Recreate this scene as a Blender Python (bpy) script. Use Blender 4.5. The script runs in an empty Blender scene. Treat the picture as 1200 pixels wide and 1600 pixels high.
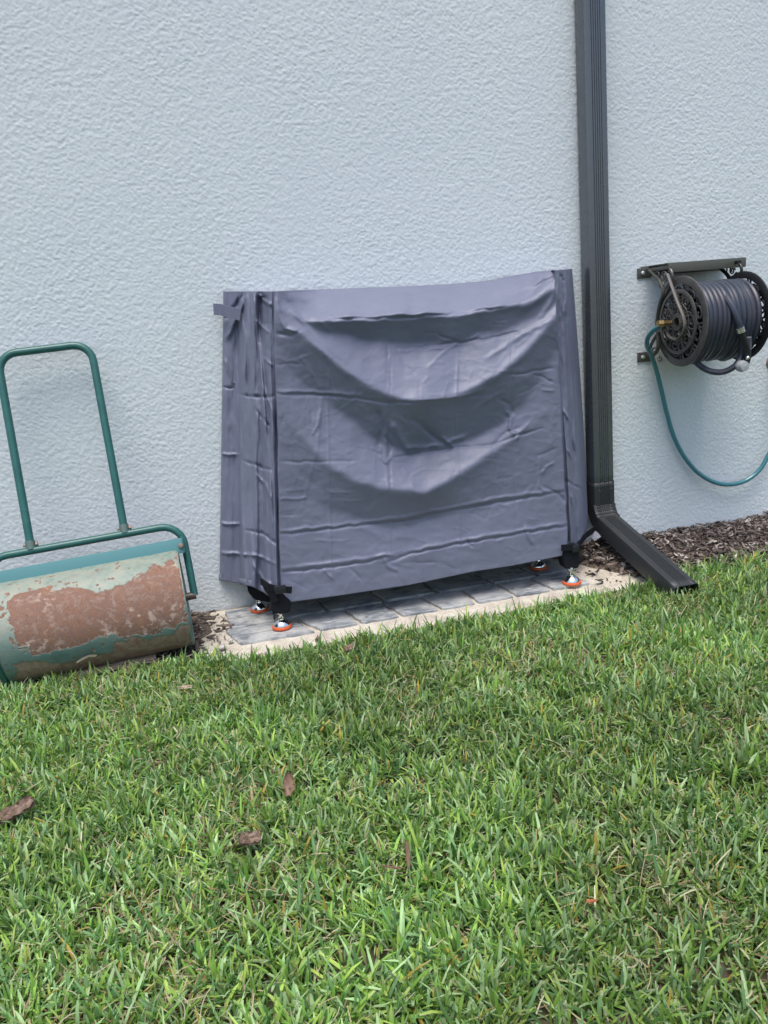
import bpy, bmesh, math, random
import numpy as np
from mathutils import Vector, Matrix

random.seed(7); rng = np.random.default_rng(7)
scene = bpy.context.scene
COL = scene.collection

# ------------------------------------------------------------------ camera
PITCH, YAW, ROLL = map(math.radians, (14.0, 12.0, 4.7))
CAM = np.array([0.0, -2.66, 0.95]); F = 1209.0
_fwd = np.array([math.sin(YAW)*math.cos(PITCH), math.cos(YAW)*math.cos(PITCH), -math.sin(PITCH)])
_rt = np.array([math.cos(YAW), -math.sin(YAW), 0.0]); _up = np.cross(_rt, _fwd)
_R = math.cos(ROLL)*_rt - math.sin(ROLL)*_up
_U = math.sin(ROLL)*_rt + math.cos(ROLL)*_up
cd = bpy.data.cameras.new('camera'); cam = bpy.data.objects.new('camera', cd); COL.objects.link(cam)
cd.sensor_fit = 'VERTICAL'; cd.sensor_height = 36.0; cd.lens = 36.0*F/1600.0
cd.clip_start = 0.02; cd.clip_end = 500
M = Matrix(((_R[0], _U[0], -_fwd[0], CAM[0]), (_R[1], _U[1], -_fwd[1], CAM[1]), (_R[2], _U[2], -_fwd[2], CAM[2]), (0, 0, 0, 1)))
cam.matrix_world = M
scene.camera = cam

# ------------------------------------------------------------------ light
SUN_EL, SUN_AZ = math.radians(72), math.radians(200)   # azimuth from +Y clockwise: behind and a little left of the camera
world = bpy.data.worlds.new('World'); scene.world = world; world.use_nodes = True
wn = world.node_tree; wn.nodes.clear()
sky = wn.nodes.new('ShaderNodeTexSky'); sky.sky_type = 'NISHITA'; sky.sun_disc = False
sky.sun_elevation = SUN_EL; sky.sun_rotation = SUN_AZ; sky.air_density = 1.0; sky.dust_density = 3.0; sky.ozone_density = 1.0
bg = wn.nodes.new('ShaderNodeBackground'); bg.inputs[1].default_value = 0.125
wo = wn.nodes.new('ShaderNodeOutputWorld')
wn.links.new(sky.outputs[0], bg.inputs[0]); wn.links.new(bg.outputs[0], wo.inputs[0])
sl = bpy.data.lights.new('sun', 'SUN'); sl.energy = 1.7; sl.angle = math.radians(35); sl.color = (1.0, 0.95, 0.88)
sun = bpy.data.objects.new('sun', sl); COL.objects.link(sun)
_sd = Vector((math.sin(SUN_AZ)*math.cos(SUN_EL), math.cos(SUN_AZ)*math.cos(SUN_EL), math.sin(SUN_EL)))
sun.rotation_euler = _sd.to_track_quat('Z', 'Y').to_euler()
scene.view_settings.view_transform = 'Standard'; scene.view_settings.look = 'None'
scene.view_settings.exposure = 0.78; scene.view_settings.gamma = 1.0; scene.view_settings.use_curve_mapping = False
scene.render.engine = 'CYCLES'

# ------------------------------------------------------------------ measuring helpers (photo pixel -> point on a real plane)
def ray(x, y):
    x = np.asarray(x, float); y = np.asarray(y, float)
    return _fwd + ((x-600)/F)[..., None]*_R - ((y-800)/F)[..., None]*_U
def on_y(x, y, Y):
    d = ray(x, y); return CAM + d*((np.asarray(Y)-CAM[1])/d[..., 1])[..., None]
def on_x(x, y, X):
    d = ray(x, y); return CAM + d*((np.asarray(X)-CAM[0])/d[..., 0])[..., None]
def on_z(x, y, Z=0.0):
    d = ray(x, y); return CAM + d*((np.asarray(Z)-CAM[2])/d[..., 2])[..., None]
def to_px(P):
    v = np.asarray(P)-CAM; z = v@_fwd
    return 600+F*(v@_R)/z, 800-F*(v@_U)/z

# ------------------------------------------------------------------ noise
def vnoise(x, y, seed=0):
    xi = np.floor(x).astype(np.int64); yi = np.floor(y).astype(np.int64)
    fx = x-xi; fy = y-yi; fx = fx*fx*(3-2*fx); fy = fy*fy*(3-2*fy)
    def h(a, b):
        n = (a*374761393 + b*668265263 + seed*974634777) & 0xffffffff
        n = ((n ^ (n >> 13))*1274126177) & 0xffffffff
        return ((n ^ (n >> 16)) & 0xffffff)/float(0xffffff)
    return (h(xi, yi)*(1-fx)+h(xi+1, yi)*fx)*(1-fy)+(h(xi, yi+1)*(1-fx)+h(xi+1, yi+1)*fx)*fy
def fbm(x, y, oct=4, seed=0):
    s = 0; a = 1; t = 0
    for i in range(oct):
        s = s+a*vnoise(x, y, seed+i); t += a; x = x*2.03+5.1; y = y*2.03+3.7; a *= .5
    return s/t

# ------------------------------------------------------------------ material helpers
def mat(name, col=(.5, .5, .5), rough=.6, metal=0.0, spec=.5):
    m = bpy.data.materials.new(name); m.use_nodes = True
    b = m.node_tree.nodes['Principled BSDF']
    b.inputs['Base Color'].default_value = (*col, 1); b.inputs['Roughness'].default_value = rough
    b.inputs['Metallic'].default_value = metal; b.inputs['Specular IOR Level'].default_value = spec
    return m
class NT:
    def __init__(s, m): s.t = m.node_tree; s.b = s.t.nodes['Principled BSDF']
    def n(s, typ, **kw):
        nd = s.t.nodes.new(typ)
        for k, v in kw.items():
            if k in nd.inputs: nd.inputs[k].default_value = v
            else: setattr(nd, k, v)
        return nd
    def l(s, a, b): s.t.links.new(a, b)
    def coord(s, kind='Object', scale=(1, 1, 1)):
        c = s.n('ShaderNodeTexCoord'); mp = s.n('ShaderNodeMapping'); mp.inputs['Scale'].default_value = scale
        s.l(c.outputs[kind], mp.inputs[0]); return mp.outputs[0]
    def noise(s, vec, scale, detail=4, rough=.55, dist=0):
        nd = s.n('ShaderNodeTexNoise'); nd.inputs['Scale'].default_value = scale; nd.inputs['Detail'].default_value = detail
        nd.inputs['Roughness'].default_value = rough; nd.inputs['Distortion'].default_value = dist
        s.l(vec, nd.inputs['Vector']); return nd.outputs[0]
    def ramp(s, fac, stops, interp='LINEAR'):
        r = s.n('ShaderNodeValToRGB'); cr = r.color_ramp; cr.interpolation = interp
        while len(cr.elements) > 1: cr.elements.remove(cr.elements[-1])
        cr.elements[0].position = stops[0][0]; c = stops[0][1]; cr.elements[0].color = (*c, 1) if not isinstance(c, (int, float)) else (c, c, c, 1)
        for p, c in stops[1:]:
            e = cr.elements.new(p); e.color = (*c, 1) if not isinstance(c, (int, float)) else (c, c, c, 1)
        s.l(fac, r.inputs[0]); return r.outputs[0]
    def mix(s, fac, a, b, mode='MIX'):
        m = s.n('ShaderNodeMix', data_type='RGBA', blend_type=mode)
        for sock, v in ((m.inputs[0], fac), (m.inputs[6], a), (m.inputs[7], b)):
            if isinstance(v, (int, float)): sock.default_value = v if sock.type == 'VALUE' else (v, v, v, 1)
            elif isinstance(v, tuple): sock.default_value = (*v, 1)
            else: s.l(v, sock)
        return m.outputs[2]
    def math(s, op, a, b=None):
        m = s.n('ShaderNodeMath', operation=op)
        for i, v in enumerate((a, b)):
            if v is None: continue
            if isinstance(v, (int, float)): m.inputs[i].default_value = v
            else: s.l(v, m.inputs[i])
        return m.outputs[0]
    def bump(s, h, strength=.5, dist=.002, prev=None):
        b = s.n('ShaderNodeBump'); b.inputs['Strength'].default_value = strength; b.inputs['Distance'].default_value = dist
        s.l(h, b.inputs['Height'])
        if prev is not None: s.l(prev, b.inputs['Normal'])
        return b.outputs[0]
    def color(s, c): s.l(c, s.b.inputs['Base Color'])
    def normal(s, c): s.l(c, s.b.inputs['Normal'])
    def rough(s, c): s.l(c, s.b.inputs['Roughness'])

# ------------------------------------------------------------------ mesh helpers
def link(name, me, m=None, parent=None, smooth=False):
    o = bpy.data.objects.new(name, me); COL.objects.link(o)
    if m is not None: me.materials.append(m)
    if smooth: me.polygons.foreach_set('use_smooth', [True]*len(me.polygons))
    if parent is not None: o.parent = parent
    return o
def np_mesh(name, V, Fc):
    """V (n,3), Fc (m,k) all faces the same size k"""
    V = np.ascontiguousarray(V, dtype=np.float32); Fc = np.ascontiguousarray(Fc, dtype=np.int32)
    me = bpy.data.meshes.new(name); k = Fc.shape[1]
    me.vertices.add(len(V)); me.vertices.foreach_set('co', V.ravel())
    me.loops.add(Fc.size); me.loops.foreach_set('vertex_index', Fc.ravel())
    me.polygons.add(len(Fc)); me.polygons.foreach_set('loop_start', np.arange(0, Fc.size, k, dtype=np.int32))
    me.polygons.foreach_set('loop_total', np.full(len(Fc), k, dtype=np.int32))
    me.update(calc_edges=True); me.validate(); return me
def grid_faces(nr, nc):
    i = np.arange((nr-1)*(nc-1)); r = i//(nc-1); c = i % (nc-1); a = r*nc+c
    return np.stack([a, a+nc, a+nc+1, a+1], 1)
def box(bm, c, s, rot=None, bevel=0.0, seg=2):
    r = bmesh.ops.create_cube(bm, size=1.0); vs = r['verts']
    T = Matrix.Translation(c) @ (rot if rot is not None else Matrix.Identity(4)) @ Matrix.Diagonal((*s, 1))
    bmesh.ops.transform(bm, matrix=T, verts=vs)
    if bevel:
        es = {e for v in vs for e in v.link_edges}
        bmesh.ops.bevel(bm, geom=list(es), offset=bevel, segments=seg, affect='EDGES', profile=.6)
def tube(bm, pts, r, n=12, cap=True, closed=False, squash=1.0):
    """sweep a circle (radius r or list) along points, parallel transport"""
    P = [Vector(p) for p in pts]; m = len(P)
    rr = r if hasattr(r, '__len__') else [r]*m
    rings = []; T0 = None; N = None
    for i in range(m):
        if closed: t = (P[(i+1) % m]-P[i-1]).normalized()
        else: t = (P[min(i+1, m-1)]-P[max(i-1, 0)]).normalized()
        if N is None:
            a = Vector((0, 0, 1)) if abs(t.z) < .9 else Vector((1, 0, 0)); N = t.cross(a).normalized()
        else:
            N = (N-t*N.dot(t))
            if N.length < 1e-6: N = t.orthogonal()
            N.normalize()
        B = t.cross(N)
        rings.append([bm.verts.new(P[i]+N*math.cos(2*math.pi*k/n)*rr[i]+B*math.sin(2*math.pi*k/n)*rr[i]*squash) for k in range(n)])
    for i in range(m if closed else m-1):
        a, b = rings[i], rings[(i+1) % m]
        for k in range(n): bm.faces.new((a[k], a[(k+1) % n], b[(k+1) % n], b[k]))
    if cap and not closed:
        bm.faces.new(rings[0][::-1]); bm.faces.new(rings[-1])
def lathe(bm, prof, n=32, center=(0, 0, 0), axis='Z'):
    """prof: list of (r, h)"""
    rings = []
    for r, h in prof:
        ring = []
        for k in range(n):
            a = 2*math.pi*k/n; x, y = r*math.cos(a), r*math.sin(a)
            p = (x, y, h) if axis == 'Z' else ((h, x, y) if axis == 'X' else (x, h, y))
            ring.append(bm.verts.new(Vector(center)+Vector(p)))
        rings.append(ring)
    for a, b in zip(rings, rings[1:]):
        for k in range(n): bm.faces.new((a[k], a[(k+1) % n], b[(k+1) % n], b[k]))
    if prof[0][0] > 1e-6: bm.faces.new(rings[0][::-1])
    if prof[-1][0] > 1e-6: bm.faces.new(rings[-1])
def prism(bm, poly, axis='X', a=0.0, b=.01):
    """extrude a 2D polygon (list of (u,v)) between a and b along axis"""
    def P(u, v, w): return (w, u, v) if axis == 'X' else ((u, w, v) if axis == 'Y' else (u, v, w))
    A = [bm.verts.new(P(u, v, a)) for u, v in poly]; B = [bm.verts.new(P(u, v, b)) for u, v in poly]
    n = len(poly)
    for i in range(n): bm.faces.new((A[i], A[(i+1) % n], B[(i+1) % n], B[i]))
    bm.faces.new(A[::-1]); bm.faces.new(B)
def done(bm, name, m, parent=None, smooth=True, auto=35):
    bmesh.ops.recalc_face_normals(bm, faces=bm.faces)
    me = bpy.data.meshes.new(name); bm.to_mesh(me); bm.free()
    if smooth:
        me.polygons.foreach_set('use_smooth', [True]*len(me.polygons))
        try: me.set_sharp_from_angle(angle=math.radians(auto))
        except Exception: pass
    return link(name, me, m, parent)
def catmull(pts, n=8):
    P = [np.array(p, float) for p in pts]; P = [2*P[0]-P[1]]+P+[2*P[-1]-P[-2]]; out = []
    for i in range(1, len(P)-2):
        for k in range(n):
            t = k/n
            out.append(.5*((2*P[i])+(-P[i-1]+P[i+1])*t+(2*P[i-1]-5*P[i]+4*P[i+1]-P[i+2])*t*t+(-P[i-1]+3*P[i]-3*P[i+1]+P[i+2])*t**3))
    out.append(P[-2]); return out
def thing(name, label, cat, loc=(0, 0, 0), group=None, rot=(0, 0, 0)):
    o = bpy.data.objects.new(name, None); COL.objects.link(o); o.location = loc; o.rotation_euler = rot
    o.empty_display_size = .05
    return tag(o, label, cat, group)
def tag(o, label=None, cat=None, group=None, kind=None):
    if label: o['label'] = label
    if cat: o['category'] = cat
    if group: o['group'] = group
    if kind: o['kind'] = kind
    return o
bpy.context.view_layer.update()

# ================================================================== SETTING
# ---- ground
m_soil = mat('soil', (.09, .075, .055), .95)
t = NT(m_soil); v = t.coord()
c = t.ramp(t.noise(v, 18, 6, .65), [(.3, (.045, .035, .022)), (.5, (.10, .08, .05)), (.62, (.07, .085, .035)), (.75, (.16, .13, .085))])
t.color(c); t.normal(t.bump(t.noise(v, 60, 6, .7), .8, .01))
xs = np.concatenate([[-250, -60, -15], np.linspace(-6, 8, 141), [20, 60, 250]]); ys = np.concatenate([[-250, -60, -15], np.linspace(-6, .05, 62), [12, 60, 250]])
X, Y = np.meshgrid(xs, ys)
Z = -.006+.0*X-.0*Y + np.where((np.abs(X) < 7) & (Y > -6) & (Y < .1), (fbm(X*3, Y*3, 3, 5)-.5)*.012, 0) - .004
o = link('ground', np_mesh('ground', np.stack([X, Y, Z], -1).reshape(-1, 3), grid_faces(len(ys), len(xs))[:, ::-1]), m_soil, smooth=True)
tag(o, kind='structure')

# ---- house wall (stucco)
m_stucco = mat('stucco', (.52, .575, .63), .85, spec=.3)
t = NT(m_stucco); v = t.coord()
t.color(t.mix(t.ramp(t.noise(v, 1.7, 3), [(.35, 0), (.7, 1)]), t.mix(t.ramp(t.noise(v, 130, 4), [(.3, 0), (.7, 1)]), (.58, .635, .66), (.64, .695, .72)), (.585, .64, .675)))
t.normal(t.bump(t.noise(v, 420, 5, .7), .35, .0015))
X0, X1, Z0, Z1 = -.95, 2.75, -.05, 2.25
def stucco_height(X, Z):
    wx = fbm(X*30, Z*30, 3, 11)-.5; wz = fbm(X*30, Z*30, 3, 31)-.5
    a = fbm(X*120+wx*1.2, Z*140+wz*1.2, 4, 51)
    ridg = (a-.40)/.22                 # worm-like ridges
    b = fbm(X*175, Z*190, 3, 71)
    base = np.clip(ridg, 0, 1)
    s = base*base*(3-2*base)
    big = fbm(X*5, Z*5, 3, 91)
    return s*.00055*(.2+1.6*big)+(b-.5)*.0021+(fbm(X*1.3, Z*1.3, 2, 7)-.5)*.006
nx, nz = int((X1-X0)/.0028), int((Z1-Z0)/.0028)
xs = np.linspace(X0, X1, nx); zs = np.linspace(Z0, Z1, nz)
X, Z = np.meshgrid(xs, zs)
edge = np.minimum.reduce([np.clip((X-X0)/.02, 0, 1), np.clip((X1-X)/.02, 0, 1), np.clip((Z-Z0)/.02, 0, 1), np.clip((Z1-Z)/.02, 0, 1)])
Y = -stucco_height(X, Z)*edge
V = np.stack([X, Y, Z], -1).reshape(-1, 3); Fc = grid_faces(nz, nx)
# surround: coarse quads continuing the same face to a full wall with thickness
OX0, OX1, OZ0, OZ1, T = -6.0, 9.0, -.3, 3.1, .2
ev = np.array([[OX0, 0, OZ0], [OX1, 0, OZ0], [OX1, 0, OZ1], [OX0, 0, OZ1], [X0, 0, Z0], [X1, 0, Z0], [X1, 0, Z1], [X0, 0, Z1],
               [OX0, T, OZ0], [OX1, T, OZ0], [OX1, T, OZ1], [OX0, T, OZ1]], float)
n0 = len(V)
ef = np.array([[0, 1, 5, 4], [1, 2, 6, 5], [2, 3, 7, 6], [3, 0, 4, 7], [0, 8, 9, 1], [1, 9, 10, 2], [2, 10, 11, 3], [3, 11, 8, 0], [8, 11, 10, 9]])+n0
Fc = np.concatenate([Fc[:, ::-1], ef]);
me = np_mesh('house_wall', np.concatenate([V, ev]), Fc)
o = link('house_wall', me, m_stucco, smooth=False)
sm = np.ones(len(me.polygons), bool); sm[-9:] = False; me.polygons.foreach_set('use_smooth', sm)
tag(o, 'pale blue-grey rough stucco house wall behind everything', 'house wall')

# ---- mulch (stuff): shredded bark along the foot of the wall
m_mulch = mat('mulch', (.1, .06, .045), .9)
t = NT(m_mulch); a = t.n('ShaderNodeVertexColor'); a.layer_name = 'Col'
v = t.coord(scale=(1, 1, 1)); t.color(t.mix(.45, a.outputs[0], t.ramp(t.noise(v, 90, 5, .7), [(.3, .25), (.7, 1.3)]), 'MULTIPLY'))
t.normal(t.bump(t.noise(v, 260, 4, .7), .6, .002))
def mulch_top(X, Y):
    """height of the mulch bed"""
    right = np.clip((X-1.20+Y*.50)/.10, 0, 1)*np.clip((Y+.40)/.22, 0, 1)
    left = np.clip((-.03-X)/.06, 0, 1)*np.clip((Y+.42)/.15, 0, 1)*.35
    return right*(.034+.018*fbm(X*5, Y*5, 2, 3))+left*.012
NF = 9000
px = rng.uniform(-2.6, 4.6, NF*3); py = rng.uniform(-.43, -.004, NF*3)
keep = ((px < -.01-.05*vnoise(py*14, py*0, 4)) | (px > 1.215-py*.50+.03*(vnoise(py*24, py*0, 8)-.5))) & ~((px < -.01) & (px > -.12) & (rng.random(NF*3) < .75)) & ~((px < -.10) & (px > -.32) & (rng.random(NF*3) < .4))
keep |= (px > 1.215-py*.05) & (px < 1.46) & (py > -.36) & (rng.random(NF*3) < .16)
keep &= py > -.405+.05*(fbm(px*7, px*0, 3, 14)-.5)
px, py = px[keep][:NF*2], py[keep][:NF*2]; n = len(px)
L = rng.gamma(3.0, .0052, n)+.005; W = L*rng.uniform(.12, .42, n); H = rng.uniform(.001, .004, n)
yaw = rng.uniform(0, math.pi, n); pit = rng.normal(0, .28, n); rol = rng.normal(0, .5, n)
base = np.array([[-1, -1, -1], [-.2, -1.3, -.6], [1, -.5, -1], [1.1, .5, -.7], [.1, 1.1, -1.0], [-1.1, .8, -.8],
                 [-.9, -.8, 1], [-.1, -1.1, 1.5], [.9, -.4, .8], [1.0, .4, 1], [.1, 1, 1.3], [-1, .7, 1]])
bj = base[None]+rng.normal(0, .16, (n, 12, 3)); bj = bj*np.stack([L, W, H], 1)[:, None, :]*.5
bj[:, :, 2] += (rng.normal(0, .12, (n, 1))*L[:, None])*np.abs(bj[:, :, 0]/L[:, None])**2*4
cy, sy = np.cos(yaw), np.sin(yaw); cp, sp = np.cos(pit), np.sin(pit); cr, sr = np.cos(rol), np.sin(rol)
y1 = bj[:, :, 1]*cr[:, None]-bj[:, :, 2]*sr[:, None]; z1 = bj[:, :, 1]*sr[:, None]+bj[:, :, 2]*cr[:, None]
x2 = bj[:, :, 0]*cp[:, None]-z1*sp[:, None]; z2 = bj[:, :, 0]*sp[:, None]+z1*cp[:, None]
x3 = x2*cy[:, None]-y1*sy[:, None]; y3 = x2*sy[:, None]+y1*cy[:, None]
top = mulch_top(px, py)+rng.uniform(-.010, .010, n)
P = np.stack([x3+px[:, None], np.minimum(y3+py[:, None], -.001), z2+top[:, None]+.004], -1)
q = [[0, 6, 7, 1], [1, 7, 8, 2], [2, 8, 9, 3], [3, 9, 10, 4], [4, 10, 11, 5], [5, 11, 6, 0], [6, 11, 10, 7], [7, 10, 9, 8], [0, 1, 4, 5], [1, 2, 3, 4]]
Fq = (np.array(q)[None]+(np.arange(n)*12)[:, None, None]).reshape(-1, 4)
me = np_mesh('mulch', P.reshape(-1, 3), Fq)
pal = np.array([[.050, .038, .032], [.095, .072, .062], [.155, .122, .106], [.24, .195, .17], [.34, .295, .265], [.50, .45, .41]])
ci = rng.choice(6, n, p=[.2, .27, .22, .16, .10, .05]); cc = pal[ci]*rng.uniform(.8, 1.2, (n, 1))
ca = me.color_attributes.new('Col', 'FLOAT_COLOR', 'POINT')
ca.data.foreach_set('color', np.concatenate([np.repeat(cc, 12, 0), np.ones((n*12, 1))], 1).astype(np.float32).ravel())
o = link('bark_mulch', me, m_mulch, smooth=False)
tag(o, 'brown shredded bark mulch along the foot of the wall', 'mulch', kind='stuff')
# mulch bed surface under the flakes
xs = np.linspace(-2.8, 4.8, 400); ys = np.linspace(-.46, -.002, 40); X, Y = np.meshgrid(xs, ys)
Z = mulch_top(X, Y)-.006+(fbm(X*30, Y*30, 2, 9)-.5)*.01
Z = np.where((X > -.03) & (X < 1.17), -.03, Z); Z = np.where(Y < -.41, -.03, Z)
m_bed = mat('mulch_bed', (.05, .032, .024), .95); t = NT(m_bed); v = t.coord()
t.color(t.ramp(t.noise(v, 80, 5, .7), [(.35, (.05, .036, .028)), (.5, (.13, .10, .078)), (.66, (.26, .22, .175))])); t.normal(t.bump(t.noise(v, 120, 4, .7), 1, .008))
o = link('mulch_bed', np_mesh('mulch_bed', np.stack([X, Y, Z], -1).reshape(-1, 3), grid_faces(40, 400)[:, ::-1]), m_bed, smooth=True)
tag(o, kind='structure')

# ================================================================== PAVER PAD
pad = thing('paver_pad', 'small pad of slate-grey pavers set in cream mortar under the covered rack', 'paver pad', (.6, -.2, 0))
m_mortar = mat('mortar', (.42, .36, .28), .95)
t = NT(m_mortar); v = t.coord()
c1 = t.ramp(t.noise(v, 14, 6, .65), [(.28, (.36, .32, .27)), (.5, (.56, .51, .43)), (.72, (.70, .66, .58))])
t.color(t.mix(t.ramp(t.noise(v, 120, 4, .7), [(.3, .0), (.44, 1.0)]), (.22, .17, .13), c1))
t.normal(t.bump(t.noise(v, 90, 5, .75), .8, .006))
out = [(-.085, -.02), (-.10, -.10), (-.085, -.20), (-.13, -.27), (-.12, -.36), (-.09, -.44), (.03, -.47), (.15, -.46), (.3, -.455), (.45, -.46), (.6, -.45), (.75, -.45), (.9, -.435), (1.05, -.425), (1.2, -.42), (1.32, -.41), (1.42, -.385), (1.44, -.32), (1.38, -.24), (1.32, -.17), (1.28, -.1), (1.26, -.005), (.6, -.005), (0, -.005)]
# dense triangulated outline with noise
ol = catmull([(a, b, 0) for a, b in out]+[(out[0][0], out[0][1], 0)], 6)[:-1]
bm = bmesh.new(); vs = []
for i, p in enumerate(ol):
    k = 0.010*(random.random()-.5)
    vs.append(bm.verts.new((p[0]-.6+k, min(p[1]+k, -.004)+.2, -.001)))
f = bm.faces.new(vs)
r = bmesh.ops.inset_region(bm, faces=[f], thickness=.012, depth=.006)
r = bmesh.ops.extrude_edge_only(bm, edges=[e for e in bm.edges if len(e.link_faces) == 1])
for e in r['geom']:
    if isinstance(e, bmesh.types.BMVert): e.co.z = -.04
bmesh.ops.triangulate(bm, faces=[f for f in bm.faces if len(f.verts) > 4])
o = done(bm, 'mortar_bed', m_mortar, pad, auto=50)
m_slate = mat('slate', (.2, .23, .26), .6, spec=.5)
t = NT(m_slate); v = t.coord(); inf = t.n('ShaderNodeObjectInfo')
vv = t.n('ShaderNodeVectorMath', operation='ADD'); t.l(v, vv.inputs[0]); t.l(inf.outputs['Random'], vv.inputs[1]); 
mp = t.n('ShaderNodeMapping'); mp.inputs['Scale'].default_value = (3, 11, 3); t.l(vv.outputs[0], mp.inputs[0])
b0 = t.ramp(t.noise(mp.outputs[0], 4.5, 8, .68, .8), [(.30, (.07, .085, .10)), (.42, (.14, .16, .18)), (.52, (.25, .27, .29)), (.62, (.44, .46, .47)), (.74, (.60, .60, .58))])
b1 = t.mix(t.ramp(t.noise(v, 9, 5, .7), [(.44, 0), (.62, .85)]), b0, (.50, .50, .48))
b2 = t.mix(t.math('MULTIPLY', inf.outputs['Random'], .35), b1, (.30, .32, .345))
t.color(b2); t.normal(t.bump(t.noise(mp.outputs[0], 7, 8, .7), .7, .006)); t.rough(t.ramp(t.noise(v, 12), [(.3, .45), (.7, .8)]))
def paver(poly):
    bm = bmesh.new(); pts = []
    for i in range(len(poly)):
        a = np.array(poly[i]); b = np.array(poly[(i+1) % len(poly)]); nseg = max(2, int(np.linalg.norm(b-a)/.014))
        for k in range(nseg):
            q = a+(b-a)*k/nseg; kk = .0 if k == 0 else .0028; cen = np.mean(poly, 0)
            q = q+(rng.random(2)-.5)*2*kk
            if k == 0: q = q+(cen-q)*.015
            pts.append(q)
    cen = np.mean(pts, 0)
    dz = random.uniform(-.0015, .0015)
    A = [bm.verts.new((p[0]-.6, p[1]+.2, -.004)) for p in pts]
    B = [bm.verts.new((p[0]-.6, p[1]+.2, .0065+dz)) for p in pts]
    C = [bm.verts.new((p[0]*.975+cen[0]*.025-.6, p[1]*.97+cen[1]*.03+.2, .0088+dz)) for p in pts]
    n = len(pts)
    for i in range(n):
        j = (i+1) % n; bm.faces.new((A[i], A[j], B[j], B[i])); bm.faces.new((B[i], B[j], C[j], C[i]))
    bm.faces.new(C)
    return done(bm, 'paver', m_slate, pad, auto=25)
g = .009
def quad(a, b, c, d):
    P = np.array([a, b, c, d], float); cen = P.mean(0); dd = P-cen
    ln = np.linalg.norm(dd, axis=1)[:, None]; return list(cen+dd*(1-g*1.25/ln))
def row(fy, by, fx, bx):
    for i in range(len(fx)-1): paver(quad((fx[i], fy(fx[i])), (fx[i+1], fy(fx[i+1])), (bx[i+1], by(bx[i+1])), (bx[i], by(bx[i]))))
ly = lambda c, s=.025: (lambda x: c+s*x)
row(ly(-.368), ly(-.215), [.245, .382, .521, .655, .785, .925, 1.06, 1.21], [.178, .349, .484, .62, .775, .905, 1.032, 1.175])
row(ly(-.215), ly(-.045), [.13, .30, .50, .69, .90, 1.075, 1.20], [.13, .27, .46, .66, .86, 1.04, 1.18])
paver(quad((-.01, -.365), (.245, -.362), (.212, -.295), (-.035, -.300))); paver(quad((-.035, -.300), (.212, -.295), (.178, -.222), (-.055, -.232)))
paver(quad((-.03, -.232), (.13, -.222), (.13, -.135), (-.045, -.14))); paver(quad((-.045, -.14), (.13, -.135), (.13, -.048), (-.05, -.05)))

# ================================================================== RACK (under the cover)
m_blk = mat('black_plastic', (.012, .014, .018), .45)
m_chrome = mat('chrome', (.82, .84, .86), .10, 1.0)
m_orange = mat('orange_rubber', (.62, .11, .03), .5)
rack = thing('storage_rack', 'black-framed rack on four chrome and orange feet hidden by the grey cover', 'rack', (.64, -.18, .02))
def W(p): return (p[0]-.64, p[1]+.18, p[2]-.02)
feet = {'fl': on_z(441, 981, .009), 'bl': on_z(406, 954, .009), 'fr': on_z(893.5, 912, .009), 'br': on_z(842, 888, .009)}
for k in feet: feet[k][2] = .0085
tilt = {'fl': (0, 0), 'bl': (0, 0), 'fr': (0, 0), 'br': (0, 0)}
for k, p in feet.items():
    bm = bmesh.new(); lathe(bm, [(0, 0), (.027, 0), (.031, .002), (.0325, .006), (.031, .0105), (.027, .012), (0, .012)], 40, W(p))
    pad_o = done(bm, 'levelling_foot', m_orange, rack)
    bm = bmesh.new(); lathe(bm, [(.0275, .012), (.0270, .0155), (.023, .021), (.016, .027), (.010, .031), (.0085, .036), (.0085, .043), (.0055, .044), (.0055, .075), (0, .075)], 40, W(p))
    lathe(bm, [(0, .049), (.0105, .049), (.0105, .056), (0, .056)], 6, W(p))
    done(bm, 'chrome_stem', m_chrome, pad_o)
    h0 = {'fl': .070, 'bl': .062, 'fr': .062, 'br': .062}[k]
    topz = .97 if k[0] == 'f' else 1.02
    bm = bmesh.new(); x, y, z = W(p)
    tp = {'fl': W(on_y(470, 560, -.16)), 'bl': W(on_y(430, 560, -.06)), 'fr': W(on_y(838, 560, -.16)), 'br': W(on_y(840, 560, -.06))}[k]
    tube(bm, [(x, y+.006, z+h0), (x, y+.022, z+h0+.06), tp], .012, 8)
    done(bm, 'post', m_blk, rack)
bm = bmesh.new()
bm.free()
for a, b in (('fl', 'fr'), ('bl', 'br'), ('fl', 'bl'), ('fr', 'br')):
    pa, pb = W(feet[a]), W(feet[b]); bm = bmesh.new(); tube(bm, [(pa[0], pa[1]+.02, .13), (pb[0], pb[1]+.02, .13)], .011, 8)
    done(bm, 'frame_rail', m_blk, rack)

# ================================================================== COVER
m_cover = mat('cover_cloth', (.14, .152, .21), .40, spec=.45)
t = NT(m_cover); v = t.coord()
t.color(t.mix(t.ramp(t.noise(v, 6, 5, .6), [(.3, 0), (.7, 1)]), (.142, .155, .222), (.163, .177, .250)))
nb = t.bump(t.noise(v, 22, 5, .55, .6), .10, .006); nb = t.bump(t.noise(v, 900, 2, .5), .12, .0006, nb); t.normal(nb)
t.rough(t.ramp(t.noise(v, 20, 4), [(.3, .44), (.7, .56)]))

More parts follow.
